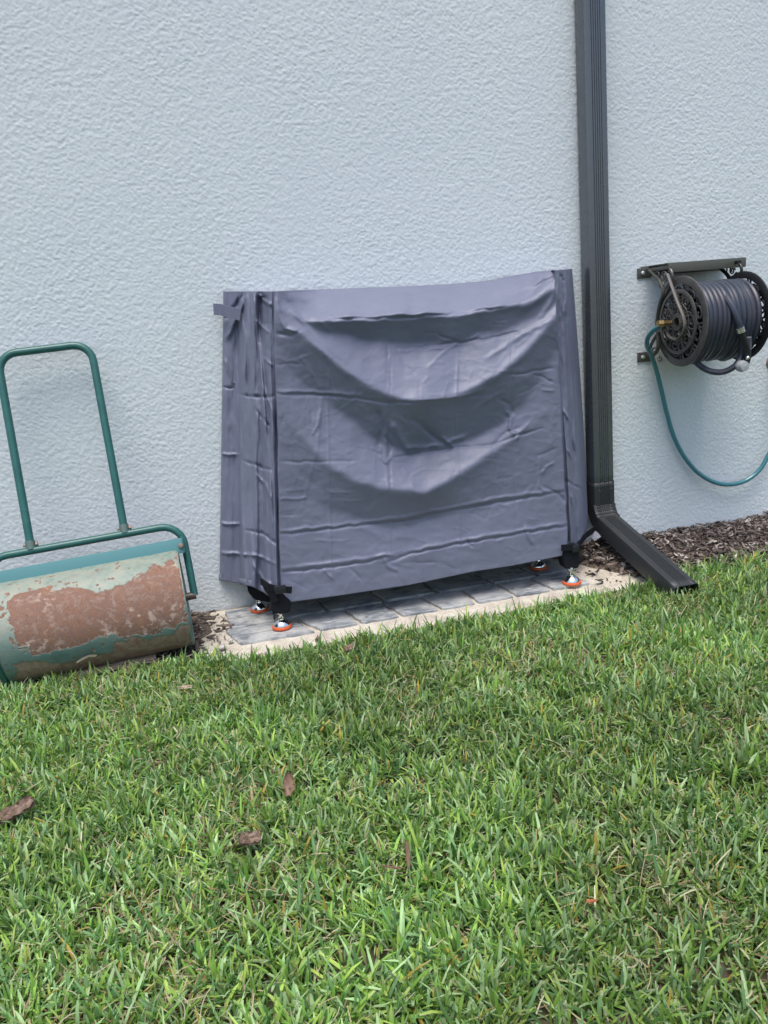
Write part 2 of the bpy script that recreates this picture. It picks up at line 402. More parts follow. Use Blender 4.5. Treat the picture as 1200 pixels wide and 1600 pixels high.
def curve(pts):
    a = np.array(pts, float); return lambda x: np.interp(x, a[:, 0], a[:, 1])
def smooth_curve(pts):
    f = curve(pts)
    def g_(x):
        s = 0
        for k, w in ((-16, 1), (-8, 2), (0, 3), (8, 2), (16, 1)): s = s+w*f(np.asarray(x)+k)
        return s/9
    return g_
TOP = curve([(345, 455), (427, 455), (470, 453), (560, 450), (640, 447), (700, 444), (760, 439), (800, 431), (840, 424), (893, 420), (925, 420)])
HEM = curve([(344, 907), (374, 911), (376, 913), (395, 917), (412, 926), (436, 943), (443, 942), (520, 932), (600, 920), (640, 914), (740, 893), (800, 884), (880, 868), (895, 862), (905, 846), (918, 824), (928, 818)])
FEAT = [  # (y curve, d curve in mm): the drape's ridges and valleys from the top down; d = towards the viewer
    (smooth_curve([(430, 474), (450, 484), (475, 495), (560, 495), (640, 492), (700, 488), (760, 483), (815, 474), (850, 450), (893, 436)]), curve([(430, 0), (475, 6), (560, 14), (640, 16), (760, 14), (830, 8), (893, 0)])),
    (smooth_curve([(430, 490), (460, 500), (500, 514), (560, 529), (640, 539), (720, 535), (780, 520), (830, 495), (870, 468), (893, 458)]), curve([(430, 0), (460, -2), (500, -12), (560, -26), (640, -34), (720, -30), (780, -18), (830, -4), (870, 0)])),
    (smooth_curve([(430, 500), (445, 506), (480, 530), (520, 562), (560, 590), (600, 612), (640, 627), (700, 622), (740, 608), (780, 584), (820, 549), (850, 516), (875, 487), (893, 475)]), curve([(430, 3), (480, 20), (520, 30), (560, 38), (600, 44), (640, 50), (700, 48), (780, 40), (850, 32), (875, 25), (893, 12)])),
    (smooth_curve([(430, 560), (450, 575), (480, 610), (520, 640), (560, 668), (600, 692), (640, 708), (700, 702), (740, 690), (780, 664), (820, 628), (860, 560), (893, 540)]), curve([(430, -4), (480, -22), (520, -28), (560, -32), (640, -38), (700, -34), (780, -22), (820, -12), (860, -6), (893, 0)])),
    (smooth_curve([(430, 640), (445, 652), (480, 690), (508, 722), (544, 746), (600, 768), (645, 773), (700, 754), (740, 728), (780, 700), (820, 672), (860, 640), (893, 620)]), curve([(430, 0), (480, 10), (508, 20), (560, 30), (645, 36), (700, 32), (740, 24), (780, 12), (820, 2), (893, 0)])),
    (smooth_curve([(430, 760), (470, 775), (520, 800), (560, 812), (620, 820), (680, 812), (740, 795), (800, 780), (850, 774), (893, 765)]), curve([(430, 0), (470, -6), (520, -14), (560, -18), (620, -22), (680, -18), (740, -10), (800, -2), (893, 0)])),
    (smooth_curve([(430, 895), (520, 886), (560, 880), (600, 872), (640, 871), (700, 852), (760, 843), (890, 822)]), curve([(430, 2), (560, 6), (640, 8), (760, 8), (893, 2)])),
]
STEP = 1.5
xs = np.arange(430, 884.1, STEP); NR = 340
tt = np.linspace(0, 1, NR)
def front_depth(x, y):
    """offset towards the viewer in metres; columns of y (rows) at each x"""
    out = np.zeros_like(y)
    for j in range(x.shape[1]):
        xx = x[0, j]; edgeL = np.clip((xx-428)/75, 0, 1); edgeR = np.clip((888-xx)/130, 0, 1); top_in = min(edgeL, edgeR)
        top_in = top_in*top_in*(3-2*top_in)
        ky = [TOP(xx)]; kd = [-215*top_in-10]
        for fi, (fy, fd) in enumerate(FEAT):
            wv = float(vnoise(np.array([xx/42.]), np.array([fi*3.3]), 500+fi)[0])-.5; wv2 = float(vnoise(np.array([xx/17.]), np.array([fi*2.3]), 520+fi)[0])-.5; wv3 = float(vnoise(np.array([xx/55.]), np.array([fi*2.3]), 540+fi)[0])-.5
            ky.append(max(float(fy(xx))+wv*13+wv2*6, ky[-1]+3)); kd.append(float(fd(xx))*(1+.45*wv3)*(1 if fi > 1 else 1))
        ky.append(HEM(xx)+6); kd.append(kd[-1]*.6+6)
        out[:, j] = np.interp(y[:, j], ky, kd)
    return out*.00098
def gblur(a, s, axis):
    r = int(3*s)+1; k = np.exp(-.5*(np.arange(-r, r+1)/s)**2); k /= k.sum()
    pad_w = [(0, 0), (0, 0)]; pad_w[axis] = (r, r); p = np.pad(a, pad_w, mode='edge')
    return np.apply_along_axis(lambda m: np.convolve(m, k, mode='valid'), axis, p)
# creases: polyline (px), height mm, sigma px ; signed soft ridge with a sharp groove beneath
CREASE = [
    ([(430, 616), (500, 617), (560, 622), (610, 630), (700, 626), (760, 616)], -2.6, 2.2), ([(430, 612), (500, 613), (560, 618)], 2.0, 2.5),
    ([(470, 498), (560, 498), (640, 495), (700, 491), (790, 480)], -5.0, 2.2),
    ([(436, 835), (500, 829), (560, 820), (640, 813), (700, 798), (760, 788), (884, 768)], -3.2, 2.2), ([(436, 830), (520, 823), (640, 807), (760, 782), (884, 763)], 2.6, 2.8),
    ([(440, 893), (500, 888), (560, 880), (610, 868)], -4.2, 2.0), ([(440, 888), (560, 874), (612, 866)], 2.6, 2.6),
    ([(600, 880), (640, 866), (700, 853), (760, 843), (810, 833), (884, 823)], -4.2, 2.0), ([(640, 861), (760, 838), (884, 818)], 2.6, 2.6),
    ([(612, 715), (640, 712), (700, 702), (770, 694), (800, 683), (850, 668)], -2.8, 2.0), ([(440, 722), (560, 720)], -1.6, 2.0),
    ([(620, 545), (660, 542), (717, 535), (760, 530), (812, 519)], -3.0, 2.0), ([(620, 548), (700, 541)], 2.4, 3),
    ([(717, 535), (690, 552), (668, 575)], 1.8, 2.5), ([(717, 535), (695, 527), (685, 522)], -2.2, 2.2), ([(717, 535), (735, 531), (750, 522)], 2.0, 2.2),
    ([(607, 560), (606, 640), (602, 720), (610, 800), (612, 870), (618, 915)], 1.5, 2.4), ([(610, 560), (609, 640), (605, 720)], -1.4, 2),
    ([(604, 500), (606, 560), (605, 640), (609, 720), (611, 800), (613, 870), (616, 918)], -1.6, 1.6), ([(516, 560), (512, 640), (514, 740), (516, 830), (518, 930)], 1.3, 1.6), ([(716, 535), (712, 640), (716, 740), (718, 850), (722, 895)], 1.3, 1.6), ([(800, 520), (798, 600), (802, 700), (806, 800), (810, 880)], -1.3, 1.6),
    ([(640, 650), (668, 672), (700, 700)], -6, 6), ([(610, 660), (630, 690), (640, 706)], 5, 5), ([(590, 640), (598, 670), (590, 700)], -4, 4), ([(640, 700), (690, 696), (730, 680)], 4, 3.5),
    ([(792, 595), (795, 640), (800, 690)], 1.2, 2.2), ([(500, 560), (503, 620), (496, 700), (470, 800)], .9, 2.4),
    ([(430, 570), (470, 568)], -1.2, 2), ([(436, 780), (480, 778)], 1.4, 2), ([(433, 521), (455, 524), (470, 516)], -3, 2.6),
    ([(500, 640), (497, 665), (488, 680)], 2.4, 2.2), ([(486, 640), (487, 662), (494, 678)], -1.6, 2),
    ([(592, 712), (604, 722), (612, 714)], 3.5, 2.4), ([(600, 680), (612, 698), (608, 712)], -2.6, 2.4), ([(580, 700), (596, 706)], 2, 2.4),
    ([(630, 640), (650, 665), (680, 690)], 1.8, 2.8), ([(665, 672), (690, 690), (705, 702)], -2.6, 2.4), ([(690, 682), (702, 692), (712, 703)], 3.0, 2.2),
    ([(740, 640), (760, 625), (790, 610)], 1.2, 3), ([(790, 640), (800, 652), (796, 668), (806, 682)], 3.0, 2.4), ([(782, 625), (796, 632), (802, 645)], -2.4, 2.2),
    ([(806, 690), (812, 676), (828, 660)], 2.2, 2.2), ([(770, 694), (790, 676), (812, 668)], -1.8, 2.4), ([(832, 585), (850, 590), (864, 598)], -1.8, 2), ([(845, 610), (866, 612)], 1.4, 2),
    ([(795, 587), (830, 581), (866, 574)], -2.2, 1.8), ([(843, 713), (843, 760), (852, 768)], 2.0, 1.6), ([(846, 742), (856, 728), (866, 722)], 1.8, 2), ([(850, 760), (872, 772), (884, 785)], -2.2, 2),
    ([(838, 712), (870, 700)], -1.2, 2), ([(820, 820), (826, 838), (834, 850)], 2.6, 2.4), ([(728, 843), (738, 856)], -2.8, 2.2), ([(600, 870), (606, 884), (622, 892)], 2.6, 2.4),
    ([(505, 887), (512, 898), (520, 904)], 2.4, 2.0), ([(545, 886), (560, 902), (566, 908)], -1.6, 2.2), ([(560, 880), (600, 868), (618, 866)], 2.6, 2.4),
    ([(450, 462), (480, 485), (520, 520)], 2.0, 3.4), ([(445, 458), (475, 468), (520, 482), (560, 492)], 7.0, 5.0), ([(448, 470), (475, 495)], -5, 3.0),
    ([(432, 462), (436, 490), (446, 512), (470, 520)], 5.0, 3.0), ([(470, 462), (520, 470), (570, 486)], 5.0, 4.0), ([(480, 458), (560, 462), (640, 466)], 3.0, 4.0), ([(450, 478), (490, 522), (540, 566)], 3.0, 3.0),
    ([(700, 470), (780, 455), (840, 430)], 5.0, 4.0), ([(740, 478), (800, 462), (860, 438)], -5.0, 3.5), ([(860, 500), (820, 520), (760, 560)], 3.0, 3.5),
    ([(886, 425), (850, 440), (812, 474)], -6, 3.4), ([(884, 440), (850, 462), (812, 486)], 6, 5), ([(880, 430), (862, 470), (840, 500)], 4, 4),
    ([(640, 628), (720, 622), (760, 606)], 2.2, 3), ([(445, 700), (470, 742), (500, 760)], -1.2, 5), ([(520, 800), (600, 840), (640, 838)], 1.5, 6),
]
def add_creases(x, y, lst):
    o_ = np.zeros_like(x)
    for pl, amp, sg in lst:
        best = np.full(x.shape, 1e9); par = np.zeros_like(x); tot = len(pl)-1
        xa, xb = min(p[0] for p in pl)-5*sg, max(p[0] for p in pl)+5*sg; ya, yb = min(p[1] for p in pl)-5*sg, max(p[1] for p in pl)+5*sg
        mk = (x > xa) & (x < xb) & (y > ya) & (y < yb)
        if not mk.any(): continue
        X_, Y_ = x[mk], y[mk]; bb = np.full(X_.shape, 1e9); pp = np.zeros_like(X_)
        Y2 = Y_+(vnoise(X_*.09, Y_*.09, 77)-.5)*3.0
        for i in range(tot):
            ax, ay = pl[i]; bx_, by_ = pl[i+1]; dx, dy = bx_-ax, by_-ay
            u = np.clip(((X_-ax)*dx+(Y2-ay)*dy)/(dx*dx+dy*dy), 0, 1)
            d2 = (X_-ax-u*dx)**2+(Y2-ay-u*dy)**2; m_ = d2 < bb; bb = np.where(m_, d2, bb); pp = np.where(m_, (i+u)/tot, pp)
        fade = np.clip(np.minimum(pp, 1-pp)*7+.25, 0, 1)*(.65+.7*vnoise(X_*.05, Y_*.05, int(abs(amp)*10)))
        sg2 = max(1.25, sg*.8); o_[mk] += amp*fade*np.exp(-.5*bb/sg2**2)
    return o_*.001
YF = -.305
x = np.tile(xs, (NR, 1)); y = TOP(x)+(HEM(x)-TOP(x))*tt[:, None]
d = front_depth(x, y)
top_keep = d.copy()
d = gblur(d, 2.4, 0); d = gblur(d, 2.6, 1)
# sharpen the swag fronts: a little overhang just under ridge R1 and C1
for (fi, amp, w) in ((2, 5, 7), (0, 4, 5), (4, 3, 8)):
    yy = FEAT[fi][0](x); q_ = (y-yy)/w; d += amp*.001*np.exp(-.5*q_**2)*np.clip((x-450)/60, 0, 1)*np.clip((870-x)/60, 0, 1)
rc = random.Random(21); RAND = []
for _ in range(150):
    cx_, cy2 = rc.uniform(440, 878), rc.uniform(500, 915); 
    k_ = rc.random(); side_ang = math.atan2(450-cy2, (440 if cx_ < 650 else 885)-cx_)
    an = rc.gauss(0, .25) if k_ < .35 else (side_ang+rc.gauss(0, .3) if k_ < .8 else math.pi/2+rc.gauss(0, .3))
    ln = rc.uniform(6, 30)*(1 if k_ < .8 else .7); bend = rc.uniform(-.35, .35)
    RAND.append(([(cx_-ln*math.cos(an), cy2-ln*math.sin(an)), (cx_, cy2+bend*ln*.3), (cx_+ln*math.cos(an+bend), cy2+ln*math.sin(an+bend))], rc.choice((-1, 1))*rc.uniform(.5, 1.9), rc.uniform(1.2, 2.4)))
d += add_creases(x, y, CREASE)*1.35+add_creases(x, y, RAND)*.65
# soft random puckers, stretched
d += (fbm(x/38+y/200, y/26, 3, 201)-.5)*.0055 + (fbm(x/11, y/15, 3, 203)-.5)*.0010
rr_ = np.clip(1-np.abs(2*fbm(x/30+.4*y/30, y/30-.3*x/30, 3, 207)-1)*5, 0, 1); d += rr_**2*.0007*np.clip((y-500)/60, 0, 1)
d += np.exp(-((x-430)/10.)**2)*0.0
Yd = YF-d
front = on_y(x, y, Yd)

# left side: knots of depth along x at each row (x given at top and at bottom)
LK = [  # (x_top, x_bot, Y top, Y bottom)
    (349, 343, -.006, -.008), (351, 345, -.028, -.030), (366, 358, -.050, -.045), (372, 374, -.058, -.056), (376, 377, -.075, -.11), (381, 384, -.10, -.17),
    (388, 394, -.15, -.205), (394, 400, -.185, -.215), (400, 406, -.195, -.205), (404, 412, -.19, -.225), (409, 420, -.225, -.27), (415, 428, -.265, -.295), (421, 434, -.285, -.300), (424.5, 436, -.282, -.290), (426.5, 437.5, -.278, -.272), (428, 439.5, -.30, -.305)]
NL = 110
sk = np.linspace(0, 1, len(LK)); sl_ = np.linspace(0, 1, NL)
tr = tt[:, None]
K = np.array(LK)
xt = np.interp(sl_, sk, K[:, 0]); xb = np.interp(sl_, sk, K[:, 1]); yt = np.interp(sl_, sk, K[:, 2]); yb = np.interp(sl_, sk, K[:, 3])
bow = np.sin(tt*math.pi)[:, None]
xl = xt+(xb-xt)*tr + (fbm(tr*5+sl_*2, sl_*6+tr*0, 2, 40)-.5)*5*np.sin(sl_*math.pi)
YL = yt+(yb-yt)*tr
YL = YL-np.where((sl_ > .87) & (sl_ < .99), 1, 0)*.018*(vnoise(tr*14, tr*0+2.2, 71)-.35)*np.sin((sl_-.87)/.12*math.pi).clip(0, 1)
xl = xl+3.6*(fbm(tr*9, tr*0+1.7, 3, 81)-.5)*sl_**6
yl = TOP(xl)+(HEM(xl)-TOP(xl))*tr
top_gather = np.exp(-((yl-462)/40.)**2)
wr = (fbm((xl-(yl-455)*.02)/9, yl/130, 2, 61)-.5)*.045*np.sin(sl_*math.pi)+(fbm(xl/6, yl/22, 2, 67)-.5)*.006
wr += .018*np.sin((xl-350)/4.6+(yl-455)/45.)*np.exp(-(yl-455)/80.)*np.sin(sl_*math.pi)
YL = YL+wr
LCR = [([(386, 460), (372, 490), (354, 530)], 16, 3.2), ([(380, 462), (362, 485), (350, 500)], -12, 2.6), ([(388, 460), (384, 520), (380, 600)], 14, 3.2), ([(396, 458), (402, 500), (408, 580), (416, 700)], 16, 2.8), ([(410, 462), (414, 480), (416, 512)], -20, 4.5), ([(402, 458), (412, 470), (424, 478)], 14, 2.4), ([(405, 540), (412, 620), (420, 720), (428, 840)], 12, 2.2), ([(374, 620), (378, 760), (380, 900)], 10, 2.6), ([(375, 480), (382, 520), (384, 640)], 10, 2.2), ([(392, 470), (402, 560), (405, 615)], 10, 1.8), ([(376, 617), (400, 620), (428, 619)], -9, 2), ([(345, 709), (372, 711)], 7, 1.8), ([(345, 818), (376, 818)], 7, 1.8),
       ([(345, 863), (372, 865), (400, 868), (430, 880)], 8, 2), ([(380, 720), (400, 726), (424, 735)], -8, 2), ([(400, 740), (414, 755), (424, 780)], 8, 2), ([(412, 560), (426, 572)], 6, 1.8), ([(384, 828), (410, 832), (432, 850)], -8, 2),
       ([(350, 560), (362, 590), (366, 600)], 8, 1.8), ([(346, 604), (364, 606)], -6, 1.6), ([(410, 600), (424, 640), (430, 700)], 7, 2), ([(396, 880), (410, 905), (425, 915)], 8, 2.5), ([(400, 500), (420, 520)], 8, 2), ([(400, 640), (422, 668)], -8, 2)]
YL = YL-add_creases(xl, yl, LCR)
left = on_y(xl, yl, YL)
# right side
RK = [(884, 884, -.305, -.305), (867.0, 888, -.305, -.30), (869.5, 889.5, -.287, -.283), (872, 893, -.29, -.30), (876, 897, -.295, -.285), (880, 902, -.27, -.25), (884, 906, -.262, -.245), (889, 911, -.22, -.20), (892, 915, -.16, -.13), (893.5, 918, -.10, -.08), (894, 919.5, -.05, -.045), (894, 919, -.01, -.01)]
# seam starts at the fold end: x of seam per row
seam_top = 890.0
K = np.array(RK[1:]); NRt = 80
sk = np.linspace(0, 1, len(K)); s2 = np.linspace(0, 1, NRt)
xt = np.interp(s2, sk, K[:, 0]); xb = np.interp(s2, sk, K[:, 1]); yt = np.interp(s2, sk, K[:, 2]); yb = np.interp(s2, sk, K[:, 3])
xr = xt+(xb-xt)*tr
xr = xr+4.5*(fbm(tr*8, tr*0+7.7, 3, 83)-.5)*(1-s2)**5
# silhouette: bulges outward from 893 at top to ~905 mid, 918 bottom
xr = xr+3.0*np.sin(tr*math.pi)*s2
YR = yt+(yb-yt)*tr
gro = np.clip((tr-.10)/.08, 0, 1)
YR = np.where(s2 < .3, YR*gro+(-.30)*(1-gro), YR)
yr = TOP(xr)+(HEM(xr)-TOP(xr))*tr
wr = (fbm((xr-(yr-430)*.05)/7, yr/120, 2, 161)-.5)*.030*np.sin(s2*math.pi)+(fbm(xr/5, yr/20, 2, 167)-.5)*.005
YR = YR+wr
RCR = [([(868, 500), (872, 560), (880, 640), (886, 720), (890, 800), (894, 845)], 6, 1.6), ([(880, 640), (892, 660), (898, 700)], 7, 2), ([(884, 752), (900, 760), (912, 765)], -6, 2), ([(886, 700), (896, 720), (900, 790)], 8, 2), ([(880, 450), (884, 470), (882, 490)], 9, 2.4), ([(876, 430), (880, 440)], -8, 2), ([(892, 770), (898, 800), (902, 830)], 8, 2), ([(908, 760), (914, 790), (912, 820)], -8, 2)]
YR = YR-add_creases(xr, yr, RCR)
right = on_y(xr, yr, YR)
# front columns are squeezed so that the front meets the seam line exactly
seamx = xr[:, :1]
xf = 428+(xs-430)/(884-430)*0+0  # placeholder
lx = xl[:, -1:]
x2 = lx+.8+(seamx-.8-lx-.8)*((x-430)/(xs[-1]-430))
y2 = TOP(x2)+(HEM(x2)-TOP(x2))*tt[:, None]
# resample depth at the real positions
def sample(dep, xq, yq):
    cx = np.clip((xq-430)/STEP, 0, len(xs)-1.001); tq = np.clip((yq-TOP(xq))/(HEM(xq)-TOP(xq)), 0, 1)*(NR-1); tq = np.clip(tq, 0, NR-1.001)
    i0 = cx.astype(int); r0 = tq.astype(int); fx = cx-i0; fr = tq-r0
    return (dep[r0, i0]*(1-fx)+dep[r0, i0+1]*fx)*(1-fr)+(dep[r0+1, i0]*(1-fx)+dep[r0+1, i0+1]*fx)*fr
front = on_y(x2, y2, sample(Yd, x2, y2))
sheet = np.concatenate([left, front, right], 1)
# top cap rows going back to the wall side
cap = []
for k in range(1, 9):
    q_ = k/8; P = sheet[0].copy(); P[:, 1] = P[:, 1]+(-.012-P[:, 1])*q_; P[:, 2] = P[:, 2]-.004*math.sin(q_*math.pi)+(0.002 if k < 2 else 0); cap.append(P)
sheet = np.concatenate([np.array(cap[::-1]), sheet], 0)
# turned hem: two rows folded inward
h1 = sheet[-1].copy(); h1[:, 1] += .006; h2 = h1.copy(); h2[:, 2] += .02
sheet = np.concatenate([sheet, h1[None], h2[None]], 0)
nr, nc = sheet.shape[:2]
O0 = np.array([.64, -.18, 0.0])
cover = thing('dust_cover', 'wrinkled slate-purple waterproof cover draped over the rack against the wall', 'cover', tuple(O0))
me = np_mesh('cover_cloth', (sheet-O0).reshape(-1, 3), grid_faces(nr, nc))
oc = link('cover_cloth', me, m_cover, cover, smooth=True)
sm_ = oc.modifiers.new('thickness', 'SOLIDIFY'); sm_.thickness = .0012; sm_.offset = -1
# straps, buckles, loop tab
m_strap = mat('black_webbing', (.007, .009, .013), .75, spec=.2)
def strip(pts, w, th, name, m, parent, up=None):
    """flat ribbon along points; width measured along 'up'"""
    bm = bmesh.new(); P = [Vector(p) for p in pts]; up = Vector(up or (0, 0, 1)); rings = []
    for i, p in enumerate(P):
        tg = (P[min(i+1, len(P)-1)]-P[max(i-1, 0)]).normalized(); u = (up-tg*up.dot(tg)).normalized(); nn = tg.cross(u)
        rings.append([bm.verts.new(p+u*a*w/2+nn*b*th/2) for a, b in ((-1, -1), (1, -1), (1, 1), (-1, 1))])
    for a, b in zip(rings, rings[1:]):
        for k in range(4): bm.faces.new((a[k], a[(k+1) % 4], b[(k+1) % 4], b[k]))
    bm.faces.new(rings[0][::-1]); bm.faces.new(rings[-1])
    return done(bm, name, m, parent, smooth=False)
def Lc(p): return tuple(np.asarray(p)-O0)
def pl(pts): return [Lc(on_y(a, b, c)) for a, b, c in pts]
strip(pl([(334, 483, -.035), (345, 484, -.062), (360, 488, -.085), (376, 492, -.105)]), .036, .003, 'loop_tab', m_cover, cover)
strip(pl([(408, 908, -.262), (420, 917, -.315), (434, 921, -.335), (456, 922, -.335)]), .022, .004, 'strap', m_strap, cover)
strip(pl([(412, 912, -.25), (422, 926, -.31), (432, 940, -.325)]), .030, .006, 'strap', m_strap, cover)
strip(pl([(930, 826, -.12), (916, 836, -.17), (904, 850, -.25), (900, 862, -.30)]), .022, .004, 'strap', m_strap, cover)
strip(pl([(877, 856, -.325), (890, 855, -.33), (901, 856, -.325)]), .021, .005, 'strap', m_strap, cover)
bm = bmesh.new(); p = Lc(on_y(438, 921, -.338)); box(bm, p, (.036, .012, .026), None, .003)
done(bm, 'buckle', m_blk, cover)
bm = bmesh.new(); p = Lc(on_y(899, 857, -.328)); box(bm, p, (.026, .012, .026), None, .003)
done(bm, 'buckle', m_blk, cover)
m_tag = mat('care_tag', (.42, .43, .48), .6)
strip(pl([(926, 834, -.13), (931, 838, -.135), (934, 842, -.14)]), .030, .001, 'care_tag', m_tag, cover)
# black skirts at the foot of the corners
def sleeve(cx_, pts_px, Yc, dep):
    bm = bmesh.new(); A = [on_y(a, b, Yc) for a, b in pts_px]; n = len(A)
    F_ = [bm.verts.new(Lc(p)) for p in A]; B_ = [bm.verts.new(Lc((p[0], p[1]+dep, p[2]))) for p in A]
    for i in range(n): bm.faces.new((F_[i], F_[(i+1) % n], B_[(i+1) % n], B_[i]))
    bm.faces.new(F_); bm.faces.new(B_[::-1])
    bmesh.ops.bevel(bm, geom=list(bm.edges), offset=.004, segments=2, affect='EDGES')
    return done(bm, 'corner_sleeve', m_strap, cover)
sleeve(0, [(424, 930), (434, 917), (444, 930), (456, 941), (452, 958), (436, 960), (424, 957)], -.318, .05)
sleeve(0, [(386, 916), (402, 918), (428, 934), (424, 942), (398, 938), (388, 926)], -.16, .06)
sleeve(0, [(880, 866), (884, 852), (904, 851), (906, 872), (905, 888), (883, 889), (881, 878)], -.322, .045)

# ================================================================== DOWNSPOUT
m_spout = mat('dark_bronze_paint', (.055, .062, .068), .3, spec=1.0)
t = NT(m_spout); v = t.coord(); t.rough(t.ramp(t.noise(v, 14, 4), [(.3, .24), (.7, .34)]))
t.color(t.mix(t.ramp(t.noise(v, 30, 5, .7), [(.45, 0), (.8, 1)]), (.045, .054, .064), (.060, .070, .080))); t.b.inputs['Coat Weight'].default_value = .6; t.b.inputs['Coat Roughness'].default_value = .25
DX = 1.405
spout = thing('downspout', 'dark grey ribbed metal downspout fixed to the wall with angled outlet', 'downspout', (DX, 0, 0), rot=(0, -.010, 0))
def prof(ribs=True, w=.084, dp=.062):
    """profile (across X, outward) starting at the wall side, front face with corrugations"""
    r = .011; P = [(-w/2, .004), (-w/2, dp-r), (-w/2+r*.3, dp-r*.3), (-w/2+r, dp)]
    n = 5; span = w-4*r; x0 = -span/2
    for i in range(n):
        a = x0+span*i/n; s = span/n
        for q_, h in ((.0, 0), (.25, 0), (.40, -.0026), (.62, -.0026), (.78, 0)): P.append((a+s*q_, dp+(h if ribs else 0)))
    P += [(w/2-r, dp), (w/2-r*.3, dp-r*.3), (w/2, dp-r), (w/2, .004)]
    return P
def sweep(path, name, scale=1.0, ribs=True, hollow=True, ribf=None, parent=None):
    """path: (y, z, angle) angle of outward direction: 0 = -Y, positive turns up"""
    bm = bmesh.new(); rings = []
    for i, (yy, zz, an) in enumerate(path):
        pr = prof(); ring = []
        for (u, w) in pr:
            if ribf is not None and w > .049 and w < .062: w = w+(.062-w)*(1-ribf(i))
            ww = w*scale
            ring.append(bm.verts.new((u*scale, yy-math.cos(an)*ww, zz+math.sin(an)*ww)))
        rings.append(ring)
    n = len(rings[0])
    for a, b in zip(rings, rings[1:]):
        for k in range(n): bm.faces.new((a[k], a[(k+1) % n], b[(k+1) % n], b[k]))
    o_ = done(bm, name, m_spout, parent, auto=28)
    md = o_.modifiers.new('sheet', 'SOLIDIFY'); md.thickness = .0012; md.offset = -1
    return o_
zb = .205
sweep([(-.008, z_, 0) for z_ in np.linspace(3.05, zb+.02, 30)], 'pipe', parent=spout)
# extension + bend : pivot outward
path = []; ang_end = math.radians(77)   # the pipe turns by this much towards the lawn
for z_ in np.linspace(zb+.085, zb, 6): path.append((-.006, z_, 0.0))
Rb = .045; cy_, cz_ = -.006-Rb-.062, zb    # centre of the bend in front of the pipe's back face
back_R = Rb+.062
nb_ = 22
for i in range(1, nb_+1):
    a = ang_end*i/nb_
    # back face point circles round the centre from angle 0 (behind) downwards
    path.append((cy_+back_R*math.cos(a)+.0011*math.sin(i*2.6), cz_-back_R*math.sin(a), a))
ye, ze, ae = path[-1]; dirv = (-math.sin(ae), -math.cos(ae)); LEN = .50
for i in range(1, 13): path.append((ye+dirv[0]*LEN*i/12, ze+dirv[1]*LEN*i/12, ae))
ext = sweep(path, 'outlet_elbow', 1.05, ribf=lambda i: 0.25 if 6 <= i <= 26 else 1, parent=spout)
m_elbow = mat('elbow_paint', (.028, .032, .036), .45, spec=.4)
ext.data.materials.clear(); ext.data.materials.append(m_elbow)
m_screw = mat('screw_head', (.10, .11, .12), .4, .6)
for (a, b) in ((-.022, zb+.055), (.026, zb+.058), (.004, zb+.012+.08)):
    bm = bmesh.new(); lathe(bm, [(0, 0), (.0045, 0), (.004, .0022), (0, .0028)], 12, (0, 0, 0), 'Z')
    bmesh.ops.transform(bm, matrix=Matrix.Translation((a, -.0705, b)) @ Matrix.Rotation(math.radians(90), 4, 'X'), verts=bm.verts)
    done(bm, 'screw', m_screw, spout)

# ================================================================== HOSE REEL
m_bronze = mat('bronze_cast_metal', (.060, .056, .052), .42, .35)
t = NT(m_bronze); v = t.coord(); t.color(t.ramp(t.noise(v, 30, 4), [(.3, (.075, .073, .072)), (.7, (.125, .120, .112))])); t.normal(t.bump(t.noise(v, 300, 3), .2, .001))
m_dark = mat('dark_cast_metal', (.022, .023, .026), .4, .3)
AY, AZ = -.205, .857; XL, XR = 1.625, 1.865
reel = thing('hose_reel', 'bronze wall-mounted hose reel with scrollwork side discs right of the downspout', 'hose reel', (1.8, AY, AZ))
RO = np.array([1.8, AY, AZ])
def Rl(p): return tuple(np.asarray(p, float)-RO)
def spiral(c, r0, r1, a0, a1, n=14):
    return [(c[0]+(r0+(r1-r0)*i/n)*math.cos(a0+(a1-a0)*i/n), c[1]+(r0+(r1-r0)*i/n)*math.sin(a0+(a1-a0)*i/n)) for i in range(n+1)]
def ring_band(bm, X, ri, ro, th, n=64):
    """flat annulus in plane X"""
    P = [(ri, -th/2), (ri, th/2), (ro-.003, th/2), (ro, th/4), (ro, -th/4), (ro-.003, -th/2)]
    rings = []
    for k in range(n):
        a = 2*math.pi*k/n; rings.append([bm.verts.new((X+h, r*math.cos(a), r*math.sin(a))) for r, h in P])
    for k in range(n):
        A, B = rings[k], rings[(k+1) % n]
        for j in range(len(P)): bm.faces.new((A[j], A[(j+1) % len(P)], B[(j+1) % len(P)], B[j]))
